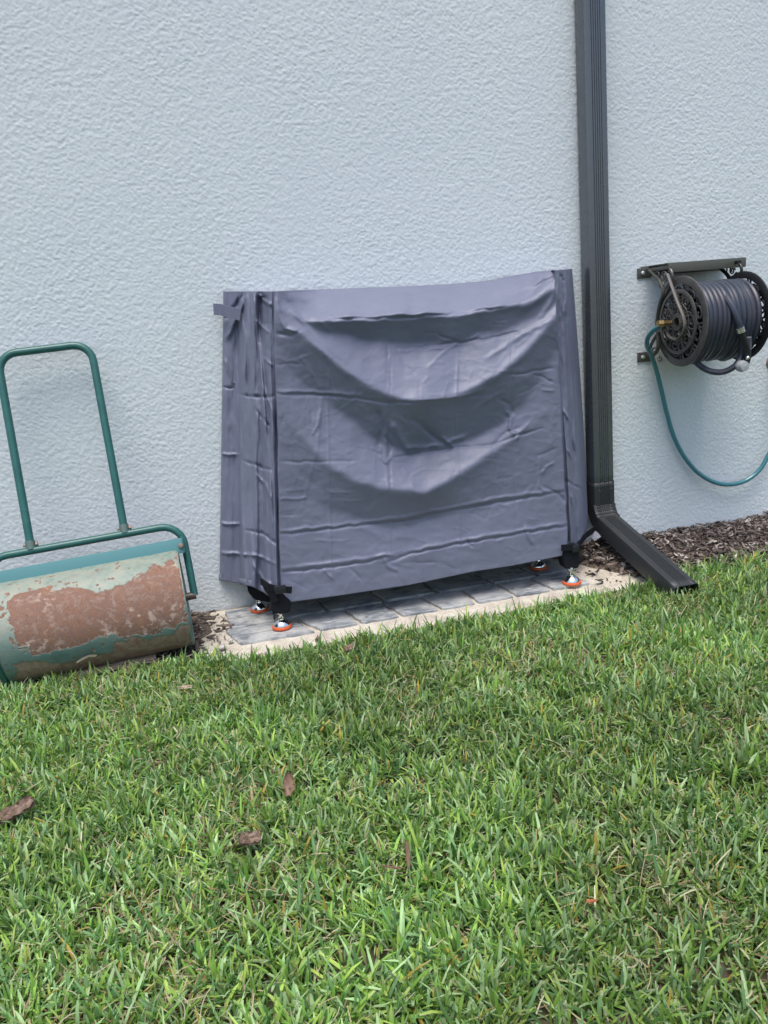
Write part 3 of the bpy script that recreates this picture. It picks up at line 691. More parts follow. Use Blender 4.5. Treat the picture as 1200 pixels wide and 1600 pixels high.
def scrolls(bm, X, ri, ro, count, tr_=.0027, phase=0):
    for k in range(count):
        a = phase+2*math.pi*k/count; rm = (ri+ro)/2; w = (ro-ri)
        loc = lambda pts: [(X, (rm+u)*math.cos(a+v_/rm), (rm+u)*math.sin(a+v_/rm)) for u, v_ in pts]
        tube(bm, loc(spiral((w*.22, w*.10), w*.27, w*.05, -2.4, 4.2)), tr_, 6)
        tube(bm, loc(spiral((-w*.20, -w*.13), w*.27, w*.05, .7, 7.2)), tr_, 6)
        tube(bm, loc(spiral((-w*.24, w*.22), w*.18, w*.04, 3.5, -2.0)), tr_*.9, 6)
        tube(bm, loc([(-w*.5, -w*.3), (-w*.2, -w*.42), (w*.1, -w*.32), (w*.32, -w*.15), (w*.5, -w*.2)]), tr_, 6)
        tube(bm, loc([(w*.5, w*.36), (w*.2, w*.42), (w*.0, w*.36), (-w*.2, w*.45), (-w*.5, w*.4)]), tr_*.9, 6)
    for f_ in (.5,):
        rr0 = ri+(ro-ri)*f_; tube(bm, [(X, rr0*math.cos(2*math.pi*k/48), rr0*math.sin(2*math.pi*k/48)) for k in range(48)], tr_*.8, 6, closed=True)
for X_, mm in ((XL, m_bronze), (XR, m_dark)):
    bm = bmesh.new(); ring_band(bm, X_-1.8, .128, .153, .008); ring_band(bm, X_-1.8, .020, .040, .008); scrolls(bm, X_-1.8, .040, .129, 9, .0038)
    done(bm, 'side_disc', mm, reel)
bm = bmesh.new(); lathe(bm, [(.0, XL-1.8), (.062, XL-1.8), (.062, XR-1.8), (0, XR-1.8)], 32, (0, 0, 0), 'X'); done(bm, 'drum_core', m_dark, reel)
# side brackets
def bracket(X_, mm, full=True):
    br = bmesh.new(); x_ = X_-1.8
    ring_band(br, x_, .098, .110, .007, 56); scrolls(br, x_, .030, .099, 7, .0030, .3); ring_band(br, x_, .016, .031, .010, 32)
    # outer bar down the wall side
    outl = catmull([(x_, .175, .185), (x_, .14, .165), (x_, .105, .14), (x_, .088, .10), (x_, .112, .05), (x_, .125, 0), (x_, .118, -.06), (x_, .125, -.10), (x_, .165, -.125)], 6)
    tube(br, outl, .008, 8, squash=.7)
    outl = catmull([(x_, .05, .185), (x_, .035, .16), (x_, .045, .13), (x_, .07, .10)], 6); tube(br, outl, .005, 8)
    for c_, r_, s_ in (((.125, .163), .016, 1), ((.085, .160), .016, -1), ((.060, .140), .013, 1), ((.10, .128), .014, -1)):
        tube(br, [(x_, a_, b_) for a_, b_ in spiral(c_, r_, .003, 0 if s_ > 0 else math.pi, s_*7.5, 22)], .0028, 6)
    # plate along the top
    box(br, (x_, .125, .186), (.006, .17, .012), None, .002)
    tube(br, catmull([(x_, .110, -.03), (x_, .135, -.05), (x_, .165, -.08), (x_, .185, -.12)], 6), .006, 8)
    for c_, r_, s_ in (((.140, -.105), .018, 1), ((.105, -.125), .015, -1)):
        tube(br, [(x_, a_, b_) for a_, b_ in spiral(c_, r_, .003, 0, s_*7.0, 20)], .003, 6)
    return done(br, 'side_bracket', mm, reel)
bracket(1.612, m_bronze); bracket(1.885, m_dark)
bm = bmesh.new()   # top plate: ledge with turned-down lip
box(bm, (1.758-1.8, .200, 1.041-AZ), (.33, .006, .034), None, .002)
box(bm, (1.775-1.8, .137, 1.0565-AZ), (.31, .125, .005), None, .002)
box(bm, (1.775-1.8, .073, 1.042-AZ), (.31, .005, .033), None, .002)
done(bm, 'top_plate', mat('olive_bronze', (.10, .105, .088), .45, .3), reel)
m_bolt = mat('bolt_zinc', (.75, .77, .78), .3, .8)
for (a, b) in ((1003, 427), (1003, 558)):
    p = on_y(a, b, -.003); bm = bmesh.new(); box(bm, Rl((p[0]+.008, -.004, p[2])), (.055, .006, .036), None, .0025)
    tb = done(bm, 'mounting_tab', m_bronze, reel)
    bm = bmesh.new(); lathe(bm, [(0, 0), (.0075, 0), (.007, -.004), (.004, -.006), (0, -.006)], 16, Rl((p[0], -.008, p[2])), 'Y'); done(bm, 'bolt', m_bolt, tb)
# hooked flat guide strap in front of the left bracket
XS = 1.598
hk = [on_x(a, b, XS) for a, b in ((1043, 428), (1050, 448), (1058, 470), (1067, 492), (1070, 508), (1066, 522), (1057, 530), (1046, 526), (1041, 516))]
bm = bmesh.new(); tube(bm, [Rl(p) for p in catmull(hk, 6)], .0065, 8, squash=.6); done(bm, 'guide_strap', mat('worn_bronze', (.16, .15, .14), .4, .4), reel)
m_brass = mat('brass', (.60, .43, .20), .32, .9)
bp = on_x(1040, 505, 1.585)
bm = bmesh.new(); lathe(bm, [(0, -.03), (.012, -.03), (.013, -.012), (.010, -.008), (.010, .02), (0, .02)], 6, Rl(bp), 'X'); done(bm, 'brass_inlet', m_brass, reel)
# crank at far side
bm = bmesh.new(); x_ = 1.90-1.8
tube(bm, [(x_-.02, 0, 0), (x_+.03, 0, 0), (x_+.035, -.03, -.05), (x_+.035, -.04, -.07)], .006, 8)
tube(bm, [(x_+.035, -.04, -.07), (x_+.10, -.04, -.07)], .011, 12); done(bm, 'crank_handle', m_dark, reel)

# ---- dark hose wound on the reel
m_hose = mat('dark_blue_hose', (.03, .04, .06), .38, spec=.45)
t = NT(m_hose); v = t.coord(); t.color(t.mix(t.ramp(t.noise(v, 7, 3), [(.35, 0), (.65, 1)]), (.030, .042, .066), (.048, .046, .062)))
hose = thing('wound_hose', 'thick dark blue hose wound in coils around the wall reel', 'hose', tuple(RO))
pts = []
turns, n_per = 11, 40; hr = .0108
x_a, x_b = XL+.018-1.8, XR-.018-1.8
ph0 = random.uniform(0, 6)
for i in range(turns*n_per*2):
    a = 2*math.pi*i/n_per; turn = i/n_per
    layer = 0 if turn < turns else 1
    f_ = (turn if layer == 0 else 2*turns-turn)/turns
    x_ = x_a+(x_b-x_a)*f_
    kt = int(turn+.25)
    jr = (vnoise(np.array([turn*1.0]), np.array([3.3]), 5)[0]-.5)*.006
    x_ += (vnoise(np.array([turn*2.2]), np.array([9.3]), 8)[0]-.5)*.010
    r_ = (.102+.018*layer)+jr
    sag = 1+.14*max(0, -math.sin(a))*(1 if layer else .3)*(.4+vnoise(np.array([float(kt)]), np.array([1.5]), 15)[0])
    pts.append((x_, r_*math.cos(a), r_*math.sin(a)*sag))
bm = bmesh.new(); tube(bm, pts, hr, 10); coil = done(bm, 'hose_coil', m_hose, hose)
# loose end over the coil with nozzle
def xr_pts(lst): return [Rl(on_y(a, b, c_)) for a, b, c_ in lst]
bm = bmesh.new()
tube(bm, catmull(xr_pts([(1128, 455, -.262), (1135, 466, -.305), (1146, 484, -.335), (1153, 502, -.345), (1157, 515, -.343)]), 8), .0115, 10)
done(bm, 'loose_end', m_hose, hose); bm = bmesh.new()
tube(bm, catmull(xr_pts([(1078, 552, -.22), (1092, 570, -.24), (1110, 580, -.27), (1130, 581, -.29), (1148, 572, -.31), (1158, 556, -.31), (1160, 535, -.315)]), 8), .0105, 10)
done(bm, 'loose_loop', m_hose, hose)
m_silver = mat('silver_ferrule', (.7, .72, .75), .25, .9)
bm = bmesh.new(); P_ = xr_pts([(1156, 512, -.346), (1158, 519, -.345)]); tube(bm, P_, .0145, 16); fer = done(bm, 'ferrule', m_silver, hose)
m_grey = mat('grey_plastic', (.10, .11, .13), .4)
nozzle = thing('hose_nozzle', 'dark spray nozzle with grey bulb end hanging at the loose hose end', 'nozzle', tuple(RO))
bm = bmesh.new(); tube(bm, catmull(xr_pts([(1158, 520, -.345), (1162, 532, -.34), (1167, 546, -.335), (1167, 562, -.33), (1163, 570, -.33)]), 6), .012, 14); done(bm, 'nozzle_body', m_blk, nozzle)
bm = bmesh.new(); tube(bm, catmull(xr_pts([(1170, 527, -.335), (1170, 540, -.33), (1168, 556, -.33)]), 6), .009, 12); done(bm, 'trigger', m_grey, nozzle)
bm = bmesh.new(); c_ = Vector(Rl(on_y(1158, 572, -.33))); lathe(bm, [(0, -.022), (.016, -.020), (.020, -.006), (.019, .006), (.012, .016), (0, .018)], 24, c_, 'Y'); done(bm, 'nozzle_head', mat('pale_grey_plastic', (.36, .38, .40), .35), nozzle)
bm = bmesh.new(); bmesh.ops.create_uvsphere(bm, u_segments=12, v_segments=8, radius=.007, matrix=Matrix.Translation(Rl(on_y(1168, 559, -.345)))); done(bm, 'chrome_button', m_chrome, nozzle)
# ---- green leader hose
m_teal = mat('teal_hose', (.04, .19, .23), .2, spec=.9)
lead = [(1036, 508, -.17), (1024, 514, -.14), (1013, 526, -.10), (1011, 540, -.075), (1018, 556, -.05), (1026, 580, -.035), (1034, 612, -.03), (1042, 646, -.028), (1052, 680, -.028), (1068, 712, -.028), (1090, 738, -.03), (1115, 753, -.034), (1140, 757, -.038), (1165, 751, -.042), (1186, 735, -.046), (1200, 712, -.05), (1215, 680, -.055), (1222, 640, -.06), (1215, 600, -.06)]
bm = bmesh.new(); P_ = catmull([on_y(a, b, c_) for a, b, c_ in lead], 8); O_ = P_[-1]
tube(bm, [p-O_ for p in P_], .0085, 14)
lh = done(bm, 'leader_hose', m_teal, None); lh.location = tuple(O_)
tag(lh, 'thin glossy teal hose hanging in a loop below the reel', 'hose')
# ---- brass spigot at the edge of the frame
sp_ = thing('spigot', 'corroded brass outdoor tap on the wall at the right edge of the reel', 'tap', tuple(on_y(1206, 566, 0)))
m_corr = mat('corroded_brass', (.25, .17, .12), .6, .5)
t = NT(m_corr); v = t.coord(); t.color(t.ramp(t.noise(v, 90, 4), [(.35, (.12, .07, .05)), (.6, (.36, .26, .20))])); t.normal(t.bump(t.noise(v, 200), .6, .002))
bm = bmesh.new(); lathe(bm, [(0, 0), (.026, 0), (.026, -.004), (.012, -.008), (.011, -.04), (.016, -.045), (.016, -.07), (0, -.072)], 20, (0, 0, 0), 'Y'); done(bm, 'flange', m_corr, sp_)
bm = bmesh.new(); tube(bm, catmull([(0, -.055, 0), (.004, -.075, -.02), (.004, -.082, -.05)], 6), .011, 12); done(bm, 'spout', m_corr, sp_)
bm = bmesh.new(); tube(bm, [(0, -.055, 0), (0, -.062, .035)], .006, 8); done(bm, 'valve_stem', m_corr, sp_)
bm = bmesh.new(); tube(bm, [(.022*math.cos(k*math.pi/12), -.064+.022*math.sin(k*math.pi/12), .038) for k in range(24)], .004, 8, closed=True); done(bm, 'handwheel', m_dark, sp_)

# ================================================================== LAWN ROLLER
TX, TY = -.4007, -.313
ang_tilt = .0399
roller = thing('lawn_roller', 'green push lawn roller with rust-patched drum leaning on the wall', 'lawn roller', (TX, TY, .003), rot=(0, -ang_tilt, .048))
bpy.context.view_layer.update()
MW = np.array(roller.matrix_world)
DR, DL = .150, .523        # drum radius, length
m_green = mat('green_enamel', (.030, .150, .135), .34, spec=.5)
t = NT(m_green); v = t.coord(); t.color(t.ramp(t.noise(v, 25, 5, .7), [(.3, (.016, .090, .082)), (.62, (.022, .115, .105)), (.8, (.05, .16, .145))]))
m_drum = mat('peeling_drum_paint', (.3, .3, .3), .6)
NA, NU = 420, 520
th_ = np.linspace(0, 2*math.pi, NA); us = np.linspace(-DL/2, DL/2, NU)
TH, US = np.meshgrid(th_, us, indexing='ij')
edge_r = DR-.004*np.clip(1-(DL/2-np.abs(US))/.010, 0, 1)**2
XX = US; YY = -edge_r*np.cos(TH); ZZ = DR+edge_r*np.sin(TH)
Pw = np.stack([XX, YY, ZZ, np.ones_like(XX)], -1)@MW.T
pxx, pyy = to_px(Pw[..., :3])
facing = ((Pw[..., :3]-CAM)*((np.stack([0*TH, -np.cos(TH), np.sin(TH)], -1))@MW[:3, :3].T)).sum(-1) < 0
wob = 20*(fbm(US*38, TH*6, 5, 301)-.5); wob2 = 20*(fbm(US*38, TH*6, 5, 302)-.5)
def inpoly(poly, x, y):
    c_ = np.zeros(x.shape, bool); n = len(poly)
    for i in range(n):
        x1_, y1_ = poly[i]; x2_, y2_ = poly[(i+1) % n]
        if y1_ == y2_: continue
        c_ ^= ((y1_ > y) != (y2_ > y)) & (x < (x2_-x1_)*(y-y1_)/(y2_-y1_)+x1_)
    return c_
sc = lambda L_: [(a/3.75, 780+b/3.75) for a, b in L_]
main = sc([(60, 600), (110, 560), (150, 528), (250, 512), (340, 515), (420, 503), (500, 515), (540, 530), (620, 535), (665, 540), (720, 510), (760, 475), (830, 425), (900, 390), (1010, 365), (1045, 420), (1060, 500), (1085, 600), (1095, 720), (1030, 745), (900, 775), (760, 810), (690, 820), (640, 800), (560, 815), (480, 855), (350, 880), (200, 905), (180, 870), (100, 855), (75, 800), (60, 700)])
low = sc([(95, 950), (200, 940), (330, 970), (450, 955), (520, 918), (560, 900), (650, 905), (690, 842), (780, 825), (900, 800), (935, 795), (980, 805), (1040, 760), (1112, 735), (1112, 860), (1050, 905), (700, 990), (300, 1075), (100, 1100)])
rust = inpoly(main, pxx+wob, pyy+wob2) & facing
rust2 = inpoly(low, pxx+wob, pyy+wob2) & facing
back = (~facing) & (fbm(US*9, TH*2, 4, 311) > .47)
specks = facing & (fbm(US*70, TH*11, 3, 331) > .72); R_ = np.clip(rust*1.0+back+specks, 0, 1).astype(float); R2 = rust2.astype(float)
V = np.stack([XX, YY, ZZ], -1)
# paint film stands proud of the bare metal
rel = (1-np.clip(R_+R2, 0, 1))*.0014
rn = np.stack([0*TH, -np.cos(TH), np.sin(TH)], -1); V = V+rn*rel[..., None]
me = np_mesh('drum', V.reshape(-1, 3), grid_faces(NA, NU)[:, ::-1])
for nm, arr in (('rust', R_), ('lower', R2)):
    at_ = me.attributes.new(nm, 'FLOAT', 'POINT'); at_.data.foreach_set('value', arr.astype(np.float32).ravel())
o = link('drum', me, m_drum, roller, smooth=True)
t = NT(m_drum); v = t.coord(); A1 = t.n('ShaderNodeAttribute'); A1.attribute_name = 'rust'; A2 = t.n('ShaderNodeAttribute'); A2.attribute_name = 'lower'
sep = t.n('ShaderNodeSeparateXYZ'); t.l(v, sep.inputs[0])
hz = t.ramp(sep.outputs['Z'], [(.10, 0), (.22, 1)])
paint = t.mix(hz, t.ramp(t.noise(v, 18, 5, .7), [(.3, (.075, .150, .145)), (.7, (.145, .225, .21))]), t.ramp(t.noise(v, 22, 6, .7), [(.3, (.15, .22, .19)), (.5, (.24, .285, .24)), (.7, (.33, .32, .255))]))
rustc = t.ramp(t.noise(v, 38, 10, .85, .6), [(.30, (.05, .025, .02)), (.40, (.16, .085, .06)), (.46, (.27, .145, .095)), (.51, (.14, .08, .065)), (.57, (.29, .19, .145)), (.66, (.12, .075, .06)), (.72, (.30, .20, .15))])
vo = t.n('ShaderNodeTexNoise'); vo.inputs['Scale'].default_value = 48; vo.inputs['Detail'].default_value = 3; vo.inputs['Roughness'].default_value = .6; t.l(v, vo.inputs['Vector'])
spk = t.ramp(vo.outputs[0], [(.53, 0), (.62, 1)])
spm = t.math('MULTIPLY', spk, t.ramp(t.noise(v, 6, 2), [(.40, .10), (.60, 1.0)]))
paint = t.mix(t.math('MULTIPLY', t.ramp(t.noise(v, 33, 8, .8), [(.52, 0), (.66, 1)]), .55), paint, (.22, .17, .12))
rustc = t.mix(spm, rustc, (.44, .33, .275))
rustc = t.mix(t.math('MULTIPLY', t.ramp(t.noise(v, 13, 5, .7), [(.58, 0), (.70, 1)]), .4), rustc, (.34, .16, .07))
dk = t.math('MULTIPLY', t.ramp(t.noise(v, 60, 5, .8), [(.60, 0), (.72, 1)]), .7); rustc = t.mix(dk, rustc, (.10, .05, .035))
lowc = t.mix(t.ramp(t.noise(v, 34, 9, .82), [(.38, 0), (.62, 1)]), (.20, .105, .08), (.34, .27, .22))
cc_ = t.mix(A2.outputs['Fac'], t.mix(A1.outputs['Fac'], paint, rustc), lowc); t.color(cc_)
t.rough(t.mix(A1.outputs['Fac'], .5, .85)); t.normal(t.bump(t.noise(v, 140, 6, .75), .5, .0018))
# drum ends
for s_ in (-1, 1):
    bm = bmesh.new(); lathe(bm, [(0, s_*(DL/2-.012)), (.03, s_*(DL/2-.012)), (DR-.012, s_*(DL/2-.012)), (DR-.010, s_*(DL/2+.0005)), (DR-.003, s_*(DL/2+.001)), (DR-.003, s_*(DL/2-.004))], 64, (0, 0, DR), 'X')
    done(bm, 'drum_end', m_drum if s_ > 0 else m_green, roller)
    bm = bmesh.new(); lathe(bm, [(0, s_*(DL/2-.014)), (.012, s_*(DL/2-.014)), (.012, s_*(DL/2+.03)), (0, s_*(DL/2+.03))], 16, (0, 0, DR), 'X'); done(bm, 'axle', mat('axle_steel', (.12, .10, .09), .5, .6), roller)
bm = bmesh.new(); lathe(bm, [(DR-.02, -(DL/2+.001)), (DR+.003, -(DL/2-.002)), (DR+.005, -(DL/2+.002)), (DR+.005, -(DL/2+.012)), (DR-.02, -(DL/2+.014))], 96, (0, 0, DR), 'X'); done(bm, 'drum_rim', m_green, roller)
# peeling flake
MI = np.linalg.inv(MW)
def RLc(x, y, Yw):
    p = on_y(x, y, Yw); return tuple((MI@np.array([*p, 1]))[:3])
flk = [RLc(a, b, -.455) for a, b in ((119, 1035), (128, 1030), (138, 1025.5), (150, 1024))]
bm = bmesh.new(); F0 = [bm.verts.new((p[0], p[1]-.004, p[2]-.002)) for p in flk]; F1 = [bm.verts.new((p[0]+.004, p[1]-.001-.006*math.sin(i*1.05), p[2]+.003+.005*math.sin(i*1.05+.2))) for i, p in enumerate(flk)]
for i in range(3): bm.faces.new((F0[i], F0[i+1], F1[i+1], F1[i]))
done(bm, 'paint_flake', mat('flaked_paint', (.26, .23, .17), .8), roller)
# frame: crossbar + arms + handle, in a plane leaning back to the wall
lean = .3088
def fr(u, s_, off=0.0):   # u along X, s along the leaning direction from the axle
    return (u, math.sin(lean)*s_-math.cos(lean)*off, DR+math.cos(lean)*s_+math.sin(lean)*off)
XA = .2868
S1 = .2264
arc = []
frame_pts = [fr(XA, 0), fr(XA, .10), fr(XA-.001, .17)]
for k in range(7): 
    a = k/6*math.pi/2; frame_pts.append(fr(XA-.065+.065*math.cos(a), S1-.065+.065*math.sin(a)))
frame_pts += [fr(u_, S1) for u_ in (.10, 0, -.10)]
for k in range(7):
    a = math.pi/2+k/6*math.pi/2; frame_pts.append(fr(-XA+.065+.065*math.cos(a), S1-.065+.065*math.sin(a)))
frame_pts += [fr(-XA+.001, .17), fr(-XA, .10), fr(-XA, 0)]
bm = bmesh.new(); tube(bm, frame_pts, .0115, 14); done(bm, 'frame', m_green, roller)
# scraper plate in front of the frame
bm = bmesh.new()
Tm = Matrix.Rotation(-lean, 4, 'X')
box(bm, fr(0, .158, .035), (DL+.04, .004, .047), Tm, .0015); done(bm, 'scraper_plate', mat('faded_teal_steel', (.085, .23, .245), .42), roller)
for s_ in (-1, 1): bm = bmesh.new(); box(bm, fr(s_*(XA-.004), .160, .018), (.004, .05, .05), Tm, .0015); done(bm, 'plate_lug', m_green, roller)
m_bolt2 = mat('rusty_bolt', (.28, .20, .16), .5, .6)
bm = bmesh.new(); lathe(bm, [(0, 0), (.008, 0), (.007, -.005), (0, -.006)], 12, (0, 0, 0), 'Y'); bmesh.ops.transform(bm, matrix=Matrix.Translation(fr(XA-.012, .158, .041)) @ Tm, verts=bm.verts)
done(bm, 'bolt', m_bolt2, roller)
# handle
HU, HB, HT = .1525, -.145+.0, .86
HX0, HX1 = -.1526, .1179
HTOP = .8296
hp = [fr(HX0, S1+.010), fr(HX0, S1+.2), fr(HX0, HTOP-.055)]
for k in range(1, 7): a = math.pi-k/6*math.pi/2; hp.append(fr(HX0+.055+.055*math.cos(a), HTOP-.055+.055*math.sin(a)))
hp += [fr(0, HTOP)]
for k in range(0, 7): a = math.pi/2-k/6*math.pi/2; hp.append(fr(HX1-.055+.055*math.cos(a), HTOP-.055+.055*math.sin(a)))
hp += [fr(HX1, S1+.2), fr(HX1, S1+.010)]
bm = bmesh.new(); tube(bm, hp, .0120, 14); done(bm, 'handle', m_green, roller)
for hx in (HX0, HX1):
    bm = bmesh.new(); tube(bm, [fr(hx, S1+.004), fr(hx, S1+.030)], .0142, 14); done(bm, 'socket', mat('dull_steel_green', (.12, .18, .165), .5, .3), roller)
    bm = bmesh.new(); tube(bm, [fr(hx-.021, S1+.018), fr(hx+.021, S1+.018)], .004, 8); tube(bm, [fr(hx+.015, S1+.018), fr(hx+.021, S1+.018)], .0075, 6); done(bm, 'bolt', m_bolt2, roller)

# timber strip under the roller
m_wood = mat('weathered_wood', (.36, .27, .19), .85); t = NT(m_wood)
v = t.coord(scale=(3, 60, 60)); t.color(t.ramp(t.noise(v, 3, 6, .6), [(.3, (.20, .14, .10)), (.5, (.40, .31, .22)), (.7, (.50, .42, .32))])); t.normal(t.bump(t.noise(v, 5, 5), .5, .003))
bm = bmesh.new(); a_ = on_z(80, 1066, 0); b_ = on_z(245, 1034, 0)
cx_, cyy = (a_+b_)[:2]/2; L_ = np.linalg.norm((b_-a_)[:2]); box(bm, (0, 0, 0), (L_, .05, .016), None, .003)
o = done(bm, 'timber_strip', m_wood); o.location = (cx_, cyy+.012, .010); o.rotation_euler = (0, math.radians(-2), math.atan2(b_[1]-a_[1], b_[0]-a_[0]))
tag(o, 'weathered tan timber strip lying under the rusty drum at the lawn edge', 'timber strip')

# ================================================================== LAWN
m_grass = mat('grass', (.08, .16, .04), .5, spec=.35)
t = NT(m_grass); a = t.n('ShaderNodeVertexColor'); a.layer_name = 'Col'; t.color(a.outputs[0])
tl = t.n('ShaderNodeBsdfTranslucent'); t.l(a.outputs[0], tl.inputs[0]); mx = t.n('ShaderNodeMixShader'); mx.inputs[0].default_value = .34
t.l(t.b.outputs[0], mx.inputs[1]); t.l(tl.outputs[0], mx.inputs[2]); t.l(mx.outputs[0], t.t.nodes['Material Output'].inputs[0])
def edge_y(X):
    """lawn edge (world Y) as a function of X"""
    e = np.interp(X, [-3, -.75, -.62, -.3, -.1, .0, .15, .3, .45, .6, .8, 1.0, 1.2, 1.35, 1.5, 1.7, 2.0, 3.0, 5.0],
                  [-.44, -.44, -.435, -.44, -.46, -.50, -.50, -.495, -.495, -.485, -.485, -.465, -.45, -.43, -.39, -.345, -.32, -.315, -.315])
    return e+(fbm(X*14, X*0+.5, 3, 21)-.5)*.05
def make_blades(N, xr_, yr_, seed, hs=1.0):
    r = np.random.default_rng(seed)
    X = r.uniform(*xr_, N); Y = r.uniform(*yr_, N)
    # tufts: pull towards tuft centres
    tc = r.uniform(0, 1, (N//7, 2)); idx = r.integers(0, len(tc), N)
    X = xr_[0]+(xr_[1]-xr_[0])*tc[idx, 0]+r.normal(0, .009, N); Y = yr_[0]+(yr_[1]-yr_[0])*tc[idx, 1]+r.normal(0, .009, N)
    dens = fbm(X*9, Y*9, 3, 401)
    k = (Y < edge_y(X)+.004) & (dens > .10+.25*r.random(N)); X, Y, idx = X[k], Y[k], idx[k]; n = len(X)
    patch = fbm(X*3.1, Y*3.1, 3, 411); patch2 = fbm(X*11, Y*11, 2, 421)
    tuft_dir = r.uniform(0, 2*math.pi, len(tc))[idx]
    az = tuft_dir+r.normal(0, 1.1, n)
    h = np.clip(r.gamma(9, .0041, n), .014, .072)*(.72+.5*patch2)*hs
    lean_ = np.abs(r.normal(.55, .42, n))+(r.random(n) < .12)*.6
    curl = r.normal(.35, .35, n)
    w = r.uniform(.0030, .0072, n)*(.7+.6*patch2)
    typ = r.random(n); straw_p = .09+.30*np.clip((fbm(X*6, Y*6, 3, 431)-.52)*5, 0, 1)
    is_straw = typ < straw_p; w = np.where(is_straw, w*.6, w); lean_ = np.where(is_straw, lean_+.45, lean_); h = np.where(is_straw, h*1.0, h)
    lv = np.array([0, .38, .72, 1.0]); wl = np.array([.75, 1.0, .88, .22]); 
    cut = r.random(n) < .45
    V = np.zeros((n, 4, 3, 3))
    dx, dy = np.cos(az), np.sin(az); sxn, syn = -dy, dx
    tw = r.normal(0, .5, n)
    for i, s in enumerate(lv):
        ang = lean_+curl*s*1.3
        # integrate approx along the arc
        hor = h*s*np.sin(lean_+curl*s*.65); ver = h*s*np.cos(lean_+curl*s*.65)
        cx = X+dx*hor; cy = Y+dy*hor; cz = ver-.004
        ww = w*wl[i]*np.where(cut & (i == 3), 2.6, 1.0)*.5
        ct, st = np.cos(tw*s), np.sin(tw*s)
        ex = sxn*ct+dx*st*.6; ey = syn*ct+dy*st*.6; ez = st*.4
        fold = ww*.45
        V[:, i, 0] = np.stack([cx-ex*ww, cy-ey*ww, cz-ez*ww+fold*.6], -1)
        V[:, i, 1] = np.stack([cx+dx*fold*.6, cy+dy*fold*.6, cz-fold*.5], -1)
        V[:, i, 2] = np.stack([cx+ex*ww, cy+ey*ww, cz+ez*ww+fold*.6], -1)
    # colours
    greens = np.array([[.088, .175, .030], [.135, .240, .045], [.095, .185, .075], [.230, .335, .165], [.215, .300, .065], [.045, .105, .025]])
    gi = r.choice(6, n, p=[.21, .20, .18, .19, .12, .10]); col = greens[gi]*r.uniform(.8, 1.35, (n, 1))*1.50
    col = col*(.70+.6*np.clip(patch*1.6-.3, 0, 1))[:, None]
    straw = np.array([[.52, .48, .26], [.44, .39, .19], [.60, .56, .37], [.32, .24, .14]])[r.integers(0, 4, n)]*r.uniform(.75, 1.15, (n, 1))
    yel = np.array([[.50, .38, .07]])*r.uniform(.6, 1.0, (n, 1))
    col = np.where(is_straw[:, None], straw, col); isy = (typ > .983); col = np.where(isy[:, None], yel, col)
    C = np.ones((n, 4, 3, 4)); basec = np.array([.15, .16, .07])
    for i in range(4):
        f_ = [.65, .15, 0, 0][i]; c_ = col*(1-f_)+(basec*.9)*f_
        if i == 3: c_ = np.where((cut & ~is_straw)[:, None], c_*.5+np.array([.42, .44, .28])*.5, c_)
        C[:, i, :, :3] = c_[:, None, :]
    # slight midrib
    C[:, 1:3, 1, :3] *= 1.12
    b = np.arange(n)*12; Fc = []
    for i in range(3):
        for j in range(2):
            a0 = b+i*3+j; Fc.append(np.stack([a0, a0+1, a0+4, a0+3], 1))
    return V.reshape(-1, 3), np.concatenate(Fc), C.reshape(-1, 4)
def straws(N, xr_, yr_, seed):
    """thin dead stems lying in the lawn"""
    r = np.random.default_rng(seed); X = r.uniform(*xr_, N*3); Y = r.uniform(*yr_, N*3)
    k = (Y < edge_y(X)) & (r.random(N*3) < .18+1.2*np.clip((fbm(X*6, Y*6, 3, 431)-.50)*5, 0, 1)); X, Y = X[k][:N], Y[k][:N]; n = len(X)
    L = r.uniform(.012, .045, n); az = r.uniform(0, 6.283, n); z0 = r.uniform(.008, .040, n); sl2 = r.normal(0, .35, n); cv = r.normal(0, .3, n); w = r.uniform(.0004, .0009, n)
    V = np.zeros((n, 5, 2, 3))
    for i, s in enumerate(np.linspace(-.5, .5, 5)):
        a2 = az+cv*s*2; cx = X+np.cos(a2)*L*s; cy = Y+np.sin(a2)*L*s; cz = np.maximum(z0+sl2*L*s-.25*L*(s*2)**2*.3, .002)
        V[:, i, 0] = np.stack([cx-np.sin(a2)*w, cy+np.cos(a2)*w, cz], -1); V[:, i, 1] = np.stack([cx+np.sin(a2)*w, cy-np.cos(a2)*w, cz+w*.8], -1)
    col = np.array([[.48, .42, .27], [.38, .30, .19], [.55, .50, .36], [.30, .17, .10]])[r.choice(4, n, p=[.35, .25, .3, .1])]*r.uniform(.8, 1.1, (n, 1))
    C = np.ones((n, 10, 4)); C[:, :, :3] = col[:, None]
    b = np.arange(n)*10; Fc = [np.stack([b+i*2, b+i*2+1, b+i*2+3, b+i*2+2], 1) for i in range(4)]
    return V.reshape(-1, 3), np.concatenate(Fc), C.reshape(-1, 4)
parts = [make_blades(270000, (-1.25, 2.35), (-2.35, -.28), 1), make_blades(45000, (-3.2, -1.25), (-3.0, -.33), 2), make_blades(45000, (2.35, 4.6), (-3.0, -.28), 3),
         make_blades(22000, (-1.25, 2.35), (-3.6, -2.35), 4), straws(5000, (-1.25, 2.35), (-2.35, -.36), 6)]
off = 0; VV, FF, CC = [], [], []
for v_, f_, c_ in parts: VV.append(v_); FF.append(f_+off); CC.append(c_); off += len(v_)
me = np_mesh('lawn', np.concatenate(VV), np.concatenate(FF))
ca = me.color_attributes.new('Col', 'FLOAT_COLOR', 'POINT'); ca.data.foreach_set('color', np.concatenate(CC).astype(np.float32).ravel())
o = link('lawn_grass', me, m_grass, smooth=True); tag(o, 'mown green lawn grass with scattered straw blades', 'grass', kind='stuff')

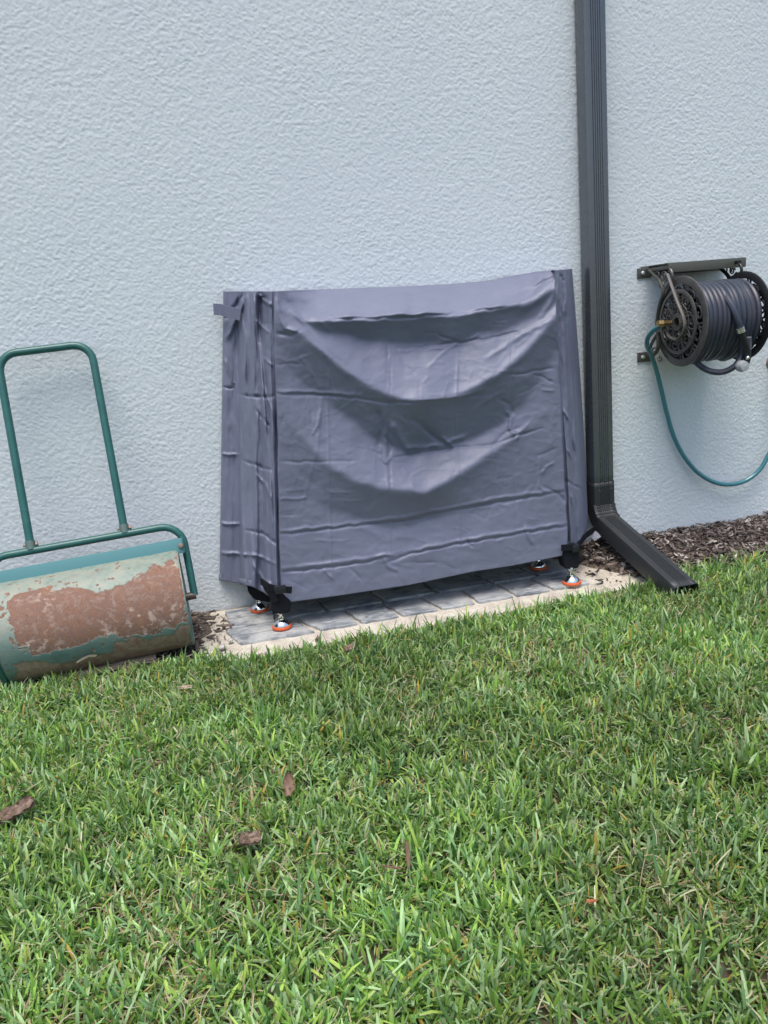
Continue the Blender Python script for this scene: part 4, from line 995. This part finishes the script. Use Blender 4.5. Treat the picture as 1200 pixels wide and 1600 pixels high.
# ---- fallen leaves and bark chips resting in the lawn
m_chip = mat('dry_bark_chip', (.2, .12, .09), .85); t = NT(m_chip); v = t.coord(scale=(1, 3, 1))
t.color(t.ramp(t.noise(v, 60, 6, .7), [(.3, (.07, .042, .032)), (.5, (.16, .105, .080)), (.68, (.32, .24, .185))])); t.normal(t.bump(t.noise(v, 90, 5), .8, .004))
m_leaf = mat('dry_leaf', (.3, .14, .07), .6); t = NT(m_leaf); v = t.coord(); t.color(t.ramp(t.noise(v, 70, 5), [(.3, (.13, .075, .05)), (.7, (.26, .155, .10))]))
m_leafo = mat('orange_leaf', (.36, .13, .05), .6)
def chip(name, px_, size, yaw_, pitch_, label, cat, m=m_chip, curl=.25, group=None, z=.036, roll_=0):
    L_, W_, H_ = size; nu, nv = 14, 8; V = []
    r = np.random.default_rng(int(px_[0]*7+px_[1]))
    for side in (1, -1):
        for i in range(nu):
            for j in range(nv):
                u = i/(nu-1)*2-1; w = j/(nv-1)*2-1
                ww = W_*.5*(1-.55*abs(u)**2.2)*(1+.18*r.normal()*(abs(w) > .9)) if m is not m_chip else W_*.5*(1-.22*abs(u)**3)*(1+.10*r.normal()*(abs(w) > .9))
                V.append((u*L_*.5*(1+.03*r.normal()*(abs(u) > .9)), w*ww, side*H_*.5+curl*L_*(u*u*.25+w*w*.18)+H_*.35*r.normal()*(side > 0)))
    V = np.array(V); f1 = grid_faces(nu, nv); f2 = grid_faces(nu, nv)[:, ::-1]+nu*nv; n = nu*nv; rim = []
    bd = [i*nv for i in range(nu)]+[(nu-1)*nv+j for j in range(1, nv)]+[i*nv+nv-1 for i in range(nu-2, -1, -1)]+[j for j in range(nv-2, 0, -1)]
    for a_, b_ in zip(bd, bd[1:]+bd[:1]): rim.append([a_, b_, b_+n, a_+n])
    me = np_mesh(name, V, np.concatenate([f1, f2, np.array(rim)]))
    o = link(name, me, m, None, smooth=False); p = on_z(*px_, z); o.location = tuple(p); o.rotation_euler = (roll_, pitch_, yaw_)
    return tag(o, label, cat, group)
chip('bark_chip', (26, 1266), (.070, .026, .012), .35, -.25, 'large curled brown bark chip in the lawn at the left edge', 'bark chip', curl=.15, roll_=.5)
chip('bark_chip', (390, 1311), (.040, .022, .008), .1, .1, 'small pinkish-brown bark chip in the lawn left of the middle', 'bark chip', roll_=.5)
chip('bark_chip', (546, 1013), (.032, .024, .008), .2, -.1, 'small brown bark chip at the lawn edge in front of the pavers', 'bark chip', roll_=.4, z=.03)
chip('bark_chip', (497, 1000), (.018, .014, .012), .9, -.1, 'tiny dark bark crumb at the pad edge right of the front left foot', 'bark chip', roll_=.3, z=.02)
chip('dry_leaf', (452, 1225), (.045, .022, .0012), 1.3, -1.0, 'folded reddish-brown dry leaf standing in the lawn', 'leaf', m_leaf, .5, z=.042)
chip('dry_leaf', (925, 1409), (.020, .009, .0012), -1.0, -.5, 'tiny bright orange dry leaf in the right part of the lawn', 'leaf', m_leafo, .3, z=.045)
chip('twig', (612, 1356), (.045, .004, .002), -.9, -.3, 'thin reddish twig lying in the middle of the lawn', 'twig', m_leaf, .1, z=.042)
chip('dry_leaf', (637, 1334), (.045, .008, .0012), 1.4, -1.1, 'narrow pinkish leaf blade upright beside the reddish twig', 'leaf', m_leaf, .15, z=.045)
chip('bark_chip', (290, 1074), (.040, .010, .004), -.4, -.1, 'slim tan bark splinter in the grass right of the roller', 'bark chip', m_wood, .1, z=.035)
# pale stones by the pad's left corner
m_stone = mat('pale_stone', (.42, .39, .36), .9); t = NT(m_stone); v = t.coord(); t.normal(t.bump(t.noise(v, 60, 5), .8, .01)); t.color(t.ramp(t.noise(v, 40, 5), [(.3, (.25, .22, .20)), (.6, (.52, .49, .46))]))
spots = [((347, 1010), .026, 'largest pale crumb of mortar at the left front corner of the paver pad'), ((360, 1000), .018, 'small pale mortar crumb behind the largest one at the pad corner'), ((338, 1016), .016, 'small pale mortar crumb nearest the roller at the pad corner'), ((356, 1020), .020, 'pale mortar crumb nearest the lawn at the pad corner')]
for (pp, s_, lb) in spots:
    bm = bmesh.new(); bmesh.ops.create_icosphere(bm, subdivisions=3, radius=s_*.55)
    for v_ in bm.verts:
        k = .75+.5*float(fbm(np.array([v_.co.x*60+pp[0]]), np.array([v_.co.y*60+v_.co.z*40]), 3, 5)[0]); v_.co *= k; v_.co.z *= .55
    o = done(bm, 'mortar_crumb', m_stone); p = on_z(*pp, .012); o.location = tuple(p); tag(o, lb, 'mortar crumb', 'mortar crumbs at the pad corner')
